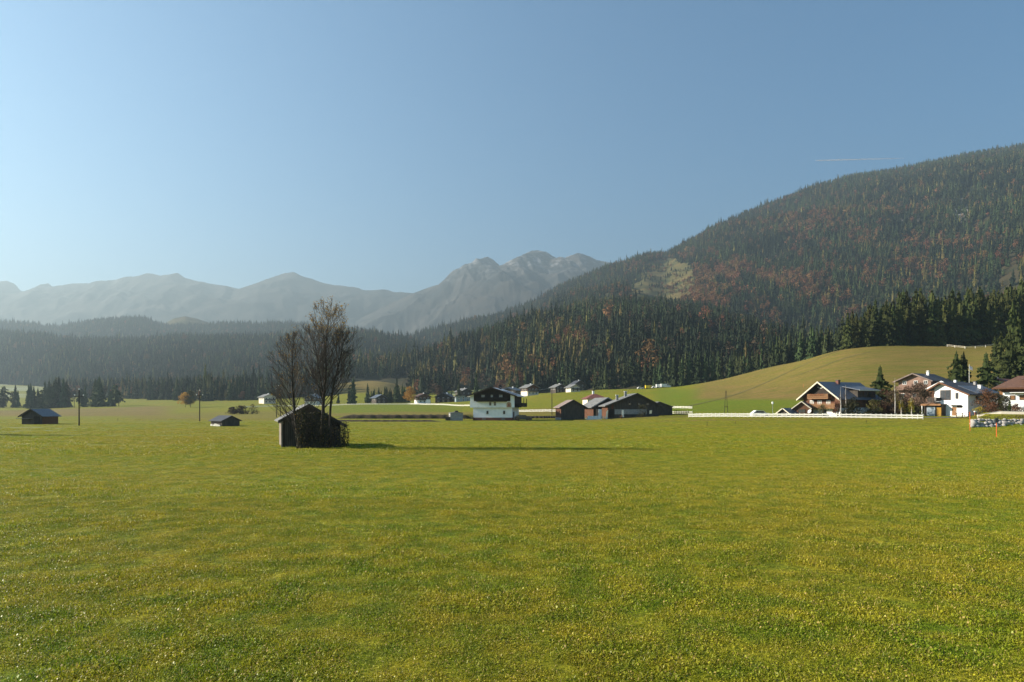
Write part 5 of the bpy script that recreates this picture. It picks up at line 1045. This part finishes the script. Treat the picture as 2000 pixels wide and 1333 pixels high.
o = link('ground_cover', mesh_np('ground_cover', np.array(V_), F_, M['olive'])); o.location = p0+Vector((0,0,-0.0)); tag(o, 'low green growth along the top of the boulder wall', 'plants', None, 'stuff')

# ---------------------------------------------------------------- road, banks, tracks (draped strips)
def strip(name, pts, width, m, lift=0.03, kind='structure', n=60):
    xs = np.interp(np.linspace(0, len(pts)-1, n), range(len(pts)), [at(*p)[0] for p in pts]); ys = np.interp(np.linspace(0, len(pts)-1, n), range(len(pts)), [p[1] for p in pts]); V_ = []; F_ = []
    for i in range(n):
        t = np.array([xs[min(i+1,n-1)]-xs[max(i-1,0)], ys[min(i+1,n-1)]-ys[max(i-1,0)]]); t /= np.linalg.norm(t)+1e-9; nn = np.array([-t[1], t[0]])*width/2*(1+0.15*math.sin(i*1.7))
        for k in (-1, -0.33, 0.33, 1): x, y = xs[i]+nn[0]*k, ys[i]+nn[1]*k; V_.append((x, y, gz(x, y)+lift))
    for i in range(n-1):
        for k in range(3): a_ = i*4+k; F_.append((a_, a_+1, a_+5, a_+4))
    return tag(link(name, mesh_np(name, V_, F_, m, True)), None, None, None, kind)
strip('road', [(1796,145),(1850,144),(1900,144.5),(1920,147)], 2.2, M['asphalt'], 0.06)
strip('path', [(1335,236),(1380,255),(1430,275),(1480,298),(1530,318),(1590,334),(1640,345)], 0.9, M['track'], 0.10, n=90)
strip('path', [(1545,298),(1600,302),(1650,312),(1700,318)], 0.7, M['track'], 0.09, n=70)
strip('path', [(1000,162),(1080,160),(1180,158),(1290,160)], 0.35, M['track'], 0.05)
def bank(pts, hgt, name='earth_bank'):
    n = 90; xs = np.interp(np.linspace(0, len(pts)-1, n), range(len(pts)), [(p[0]-1000)/F*p[1] for p in pts]); ys = np.interp(np.linspace(0, len(pts)-1, n), range(len(pts)), [p[1] for p in pts]); V_ = []; F_ = []
    for i in range(n):
        e = min(1, i/8, (n-1-i)/8); j = 0.1*math.sin(i*0.9); hz = hgt*e*(0.95+0.05*math.sin(i*1.3+1))
        b0 = gz(xs[i], ys[i]-0.6); V_ += [(xs[i], ys[i]-0.6+j, b0-0.3), (xs[i], ys[i]-0.15+j, b0+hz*0.6), (xs[i], ys[i]+0.3+j, b0+hz), (xs[i], ys[i]+3+j, gz(xs[i], ys[i]+3)-0.08)]
    for i in range(n-1):
        for k in range(3): a_ = i*4+k; F_.append((a_, a_+4, a_+5, a_+1))
    me = mesh_np(name, V_, F_, M['bank'], True); me.materials.append(m_ground)
    for k, p in enumerate(me.polygons): p.material_index = 1 if k % 3 == 2 else 0
    tag(link(name, me), None, None, None, 'structure')
bank([(655,201),(760,201),(860,201.6),(925,201)], 1.25); bank([(1008,201),(1060,201),(1090,201.5)], 0.8); bank([(600,161.5),(700,161),(780,161.5),(862,161)], 0.42)

# ---------------------------------------------------------------- bare trees by the barn
def bare_tree(name, label, base, pts, rad, nb, lmax, leaf_n, seed, s0=0.2, lean=(0,0), leafzone=(0.5,1.0), out=0.55, taper=0.5, twigs=7, leader_sub=6):
    g = np.random.default_rng(seed); r_ = empty(name, base); tag(r_, label, 'tree')
    P_ = [Vector(p) for p in pts]; n = len(P_)
    def at_s(s):
        f = s*(n-1); i = min(int(f), n-2); t = f-i
        p0_, p1_, p2_, p3_ = P_[max(i-1,0)], P_[i], P_[i+1], P_[min(i+2,n-1)]
        return 0.5*((2*p1_)+(p2_-p0_)*t+(2*p0_-5*p1_+4*p2_-p3_)*t*t+(3*p1_-p0_-3*p2_+p3_)*t**3)
    tb = MB(); tb.tube([at_s(s) for s in np.linspace(0,1,22)], [rad*(1-s)**0.8+0.012 for s in np.linspace(0,1,22)], 8); tb.build('trunk', M['bark'], r_, True)
    bb = MB(); tips = []
    def branch(p, d, L_, r, lev):
        k = 5 if lev == 0 else 4; pts_ = [p]; dd = d.normalized()
        for i in range(k):
            dd = (dd+Vector((g.normal()*0.10, g.normal()*0.10, 0.16+g.normal()*0.05))).normalized(); pts_.append(pts_[-1]+dd*L_/k)
        bb.tube(pts_, [max(r*(1-i/(k+0.6)), 0.008) for i in range(k+1)], 5 if lev == 0 else 3, False); tips.append(pts_[-1])
        if lev < 2:
            m_ = twigs if lev == 0 else 4
            for j in range(m_):
                t = 0.22+0.75*(j+g.random())/m_; f = t*k; i = min(int(f), k-1); q_ = pts_[i].lerp(pts_[i+1], f-i); ax = (pts_[i+1]-pts_[i]).normalized()
                pv = Vector(g.normal(size=3)); pv = (pv-ax*pv.dot(ax)).normalized(); branch(q_, ax*0.85+pv*0.5, L_*(0.5 if lev == 0 else 0.45)*(1.15-t)*g.uniform(0.7,1.3)+0.15, max(r*0.42, 0.0095), lev+1)
            if lev == 0: pass
    for i in range(nb):
        s = s0+(1-s0)*((i+g.random())/nb)**0.9; s = min(s, 0.985); a_ = i*2.399+g.uniform(-0.5,0.5); p = at_s(s)
        tl = (at_s(min(1,s+0.03))-at_s(s-0.03)).normalized(); d = tl*0.8+Vector((math.cos(a_), math.sin(a_), 0))*out*1.25+Vector((lean[0], lean[1], 0))
        prof = (1-s)**taper*0.9+0.14
        branch(p, d, lmax*prof*g.uniform(0.65,1.15), max(rad*0.32*(1-s)+0.012, 0.014), 0)
    bb.build('branches', M['bark'], r_)
    V_ = []; F_ = []; zmax = max(t.z for t in tips); tl_ = [t for t in tips if leafzone[0] <= t.z/zmax <= leafzone[1]]
    for _ in range(leaf_n):
        c = tl_[g.integers(len(tl_))]+Vector(g.normal(size=3)*0.16); a_ = Vector(g.normal(size=3)).normalized()*0.06; b_ = Vector(g.normal(size=3)).normalized()*0.05; k = len(V_); V_ += [c-a_, c+b_, c+a_, c-b_]; F_.append((k,k+1,k+2,k+3))
    if F_: link('leaves', mesh_np('leaves', np.array([tuple(v) for v in V_]), F_, M['leafy']), r_)
    return r_
bare_tree('bare_tree', 'tallest bare tree with yellow leaves at its top beside the barn', at(629, 58.6), [(0,0,-0.1),(0.05,0,2.2),(0.15,0,4.4),(0.35,0,6.6),(0.30,0,8.6),(0.5,0.1,10.7)], 0.17, 42, 4.5, 900, 5, 0.28, (0.08,0), (0.78,1.0), 0.60, 0.30)
bare_tree('bare_tree', 'second leader of bare branches right behind the tallest bare tree', at(633, 59.0), [(0,0,-0.1),(0.0,0,2.4),(-0.15,0,4.8),(-0.55,0.1,7.2),(-0.9,0.1,9.6)], 0.12, 30, 4.2, 80, 15, 0.32, (-0.2,0), (0.8,1.0), 0.62, 0.4)
bare_tree('bare_tree', 'slender bare tree on the right of the barn trees', at(646, 58.9), [(0,0,-0.1),(-0.05,0,3.0),(0.3,0,5.6),(0.8,0,7.6),(1.1,0,9.3)], 0.11, 36, 3.6, 60, 9, 0.32, (0.16,0), (0.8,1.0), 0.6, 0.45)
bare_tree('bare_tree', 'leftmost bare tree with fanned ascending twigs beside the barn', at(588, 57.6), [(0,0,-0.1),(-0.35,0,1.6),(-0.6,0,3.6),(-0.75,0,5.6),(-0.75,0,7.2),(-0.7,0,9.0)], 0.13, 54, 4.2, 260, 21, 0.10, (-0.26,0), (0.0,1.0), 0.7, 0.7)
# leafy shrub in front of the barn with clinging autumn leaves
def thicket(label, px, Y, w_, h_, n, seed, leaves=400):
    g = np.random.default_rng(seed); r_ = empty('thicket', at(px, Y)); tag(r_, label, 'bush'); b = MB(); V_ = []; F_ = []
    for _ in range(n):
        x = g.uniform(-w_, w_); y = g.uniform(-0.35, 0.35); a_ = g.uniform(-0.5, 0.5); H_ = h_*g.uniform(0.5, 1.05)
        pts_ = [Vector((x, y, -0.05)), Vector((x+a_*0.3, y, H_*0.35)), Vector((x+a_*0.8, y+g.uniform(-0.2,0.2), H_*0.7)), Vector((x+a_*1.1, y, H_))]; b.tube(pts_, [0.025,0.02,0.013,0.006], 4, False)
        for k in range(5):
            p = pts_[1].lerp(pts_[3], g.random()); b.tube([p, p+Vector((g.normal()*0.25, g.normal()*0.2, abs(g.normal())*0.35))], [0.010,0.005], 3, False)
    b.build('stems', M['bark'], r_)
    for nm, mm, cnt, sz in (('dark_foliage', M['darkbush'], leaves*5, 0.075), ('yellow_leaves', M['leafy'], leaves, 0.05)):
        V_ = []; F_ = []
        for _ in range(cnt):
            c = Vector((g.uniform(-w_, w_)*1.1, g.uniform(-0.5, 0.35), h_*g.random()**(1.2)*0.98)); a_ = Vector(g.normal(size=3)).normalized()*sz; b_ = Vector(g.normal(size=3)).normalized()*sz*0.8; k = len(V_); V_ += [c-a_, c+b_, c+a_, c-b_]; F_.append((k,k+1,k+2,k+3))
        link(nm, mesh_np(nm, np.array([tuple(v) for v in V_]), F_, mm), r_)
thicket('dense dark thicket with yellow leaves against the barn front', 613, 57.7, 1.15, 3.1, 60, 3, 260)
thicket('low thicket in front of the right half of the barn', 645, 58.0, 0.95, 1.9, 40, 4, 80)
thicket('small leafy bush at the right corner of the barn', 674, 59.4, 0.32, 2.2, 14, 6, 60)
thicket('narrow leafy thicket around the leftmost bare trunk', 588, 57.3, 0.35, 3.4, 20, 8, 120)

# ---------------------------------------------------------------- meadow grass
m_grass = bpy.data.materials.new('grass_blades'); m_grass.use_nodes = True; N, L = nodes(m_grass); col, noise = grass_color(N, L, False); P = N['Principled BSDF']
oi = N.new('ShaderNodeObjectInfo'); hs = N.new('ShaderNodeHueSaturation'); mr = N.new('ShaderNodeMapRange'); mr.inputs[3].default_value = 0.85; mr.inputs[4].default_value = 1.8
wn = N.new('ShaderNodeNewGeometry'); L.new(wn.outputs['Random Per Island'], mr.inputs[0]); L.new(mr.outputs[0], hs.inputs['Value']); L.new(col, hs.inputs['Color'])
rr_ = N.new('ShaderNodeValToRGB'); rr_.color_ramp.interpolation = 'CONSTANT'; rr_.color_ramp.elements[0].position = 0.0; rr_.color_ramp.elements[0].color = (0,0,0,1); rr_.color_ramp.elements[1].position = 0.90; rr_.color_ramp.elements[1].color = (1,1,1,1)
L.new(wn.outputs['Random Per Island'], rr_.inputs[0]); mxg = N.new('ShaderNodeMix'); mxg.data_type = 'RGBA'; L.new(rr_.outputs[0], mxg.inputs[0]); L.new(hs.outputs[0], mxg.inputs[6]); mxg.inputs[7].default_value = (0.45,0.33,0.10,1)
L.new(mxg.outputs[2], P.inputs['Base Color']); P.inputs['Roughness'].default_value = 0.45; P.inputs['Specular IOR Level'].default_value = 0.22
tr = N.new('ShaderNodeBsdfTranslucent'); L.new(mxg.outputs[2], tr.inputs[0]); ms = N.new('ShaderNodeMixShader'); ms.inputs[0].default_value = 0.35; L.new(P.outputs[0], ms.inputs[1]); L.new(tr.outputs[0], ms.inputs[2]); L.new(ms.outputs[0], N['Material Output'].inputs[0])
def tuft(size, nb, hb, wb, seed, clover=0):
    g = np.random.default_rng(seed); V_ = []; F_ = []
    for _ in range(nb):
        x, y = g.normal(0, size*0.36, 2); a_ = g.uniform(0, 6.28); h_ = hb*g.uniform(0.45, 1.2); w_ = wb*g.uniform(0.7, 1.3); ln = h_*g.uniform(0.2, 1.1); b_ = a_+g.normal()*0.8
        dx, dy = math.cos(a_)*w_/2, math.sin(a_)*w_/2; lx, ly = math.cos(b_+1.57)*ln, math.sin(b_+1.57)*ln; k = len(V_)
        V_ += [(x-dx,y-dy,0),(x+dx,y+dy,0),(x+dx*0.8+lx*0.4,y+dy*0.8+ly*0.4,h_*0.65),(x-dx*0.8+lx*0.4,y-dy*0.8+ly*0.4,h_*0.65),(x+lx,y+ly,h_)]; F_ += [(k,k+1,k+2,k+3),(k+3,k+2,k+4)]
    for _ in range(clover):
        x, y = g.normal(0, size*0.3, 2); z = hb*g.uniform(0.3, 0.8); s_ = g.uniform(0.005, 0.013)*(1 if hb < 0.047 else 1.3); nrm = Vector((g.normal()*0.45, g.normal()*0.45, 1)).normalized(); t1 = nrm.cross(Vector((1,0,0))).normalized(); t2 = nrm.cross(t1); k = len(V_)
        for q_ in range(5): an = q_*1.2566; V_.append(tuple(Vector((x,y,z))+t1*math.cos(an)*s_+t2*math.sin(an)*s_))
        F_.append(tuple(range(k, k+5)))
    return V_, F_
gcol = bpy.data.collections.new('grass_tufts')
specs = [(0.5,120,0.040,0.008,1,190),(0.5,90,0.036,0.009,2,260),(0.6,150,0.055,0.010,3,120),(1.0,170,0.046,0.018,4,120),(1.0,170,0.054,0.020,5,120),(1.6,200,0.11,0.035,6,0)]
for i, sp_ in enumerate(specs):
    v_, f_ = tuft(sp_[0], sp_[1], sp_[2], sp_[3], sp_[4], sp_[5]); o = bpy.data.objects.new('g%d' % i, mesh_np('g%d' % i, v_, f_, m_grass)); gcol.objects.link(o)
gp = []; gk = []; gs = []
def grass_zone(y0, y1, dens, kinds, smin, smax):
    A = 0.92*(y1*abs(y1)-y0*abs(y0))+30*(y1-y0); n = int(A*dens); y = rng.uniform(y0, y1, n*4); y = y[rng.random(n*4) < (0.92*np.abs(y)+15)/(0.92*y1+15)][:n]; n = len(y); x = rng.uniform(-1, 1, n)*(0.92*np.abs(y)+15)
    lush = smooth01((fbm(x/1.1, y/1.1, 401, 3)-0.50)*8)*0.9*(y < 30) + 0.3*smooth01((fbm(x/4, y/4, 407, 3)-0.5)*8); gp.append(np.stack([x, y, gzv(x, y)-0.004], -1)); k = rng.choice(kinds, n); gk.append(k); gs.append(rng.uniform(smin, smax, n)*(0.75+0.6*lush))
grass_zone(-2, 14, 20, [0,1,2], 0.7, 1.2); grass_zone(14, 26, 14, [0,1,2], 0.7, 1.25); grass_zone(26, 58, 4.6, [3,4], 0.7, 1.1); grass_zone(50, 80, 0.7, [5], 0.7, 1.1); grass_zone(70, 110, 0.40, [5], 0.6, 1.0); grass_zone(95, 150, 0.22, [5], 0.5, 0.9); grass_zone(110, 200, 0.08, [5], 0.4, 0.8)
P3 = np.concatenate(gp); kk = np.concatenate(gk); ss = np.concatenate(gs); n = len(P3); print('grass', n)
scatter_object('grass', P3, np.stack([rng.normal(0,0.05,n), rng.normal(0,0.05,n), rng.uniform(0,6.28,n)], -1), np.stack([ss**0.5, ss**0.5, ss], -1), kk, gcol, 'short green and straw coloured meadow grass', 'grass')

# ---------------------------------------------------------------- contrail, high above the haze
b = MB(); Yc = 24000.0; p0 = Vector(((1593-1000)/F*Yc, Yc, pyz(314, Yc))); p1_ = Vector(((1765-1000)/F*Yc, Yc, pyz(309.5, Yc)))
b.tube([tuple((p1_-p0)*t) for t in (0,0.05,0.3,0.6,0.85,1)], [6,15,17,14,9,2], 8); o = b.build('contrail', mat('contrail_ice', (0.9,0.9,0.92), (0.8,0.8,0.82), 0.01, 1.0, transl=0.5)); o.location = p0; tag(o, 'thin white contrail in the sky above the forested mountain', 'contrail')

# ---------------------------------------------------------------- haze
b = MB().box(-8600, 8600, -430, 9500, -80, 1490); hm = bpy.data.materials.new('haze_air'); hm.use_nodes = True; N, L = nodes(hm)
N.remove(N['Principled BSDF']); pv = N.new('ShaderNodeVolumePrincipled'); pv.inputs['Density'].default_value = 0.00019; pv.inputs['Color'].default_value = (0.37,0.48,0.54,1); pv.inputs['Anisotropy'].default_value = 0.42
L.new(pv.outputs[0], N['Material Output'].inputs['Volume']); o = b.build('haze', hm); tag(o, 'pale morning haze filling the valley', 'haze', None, 'stuff')
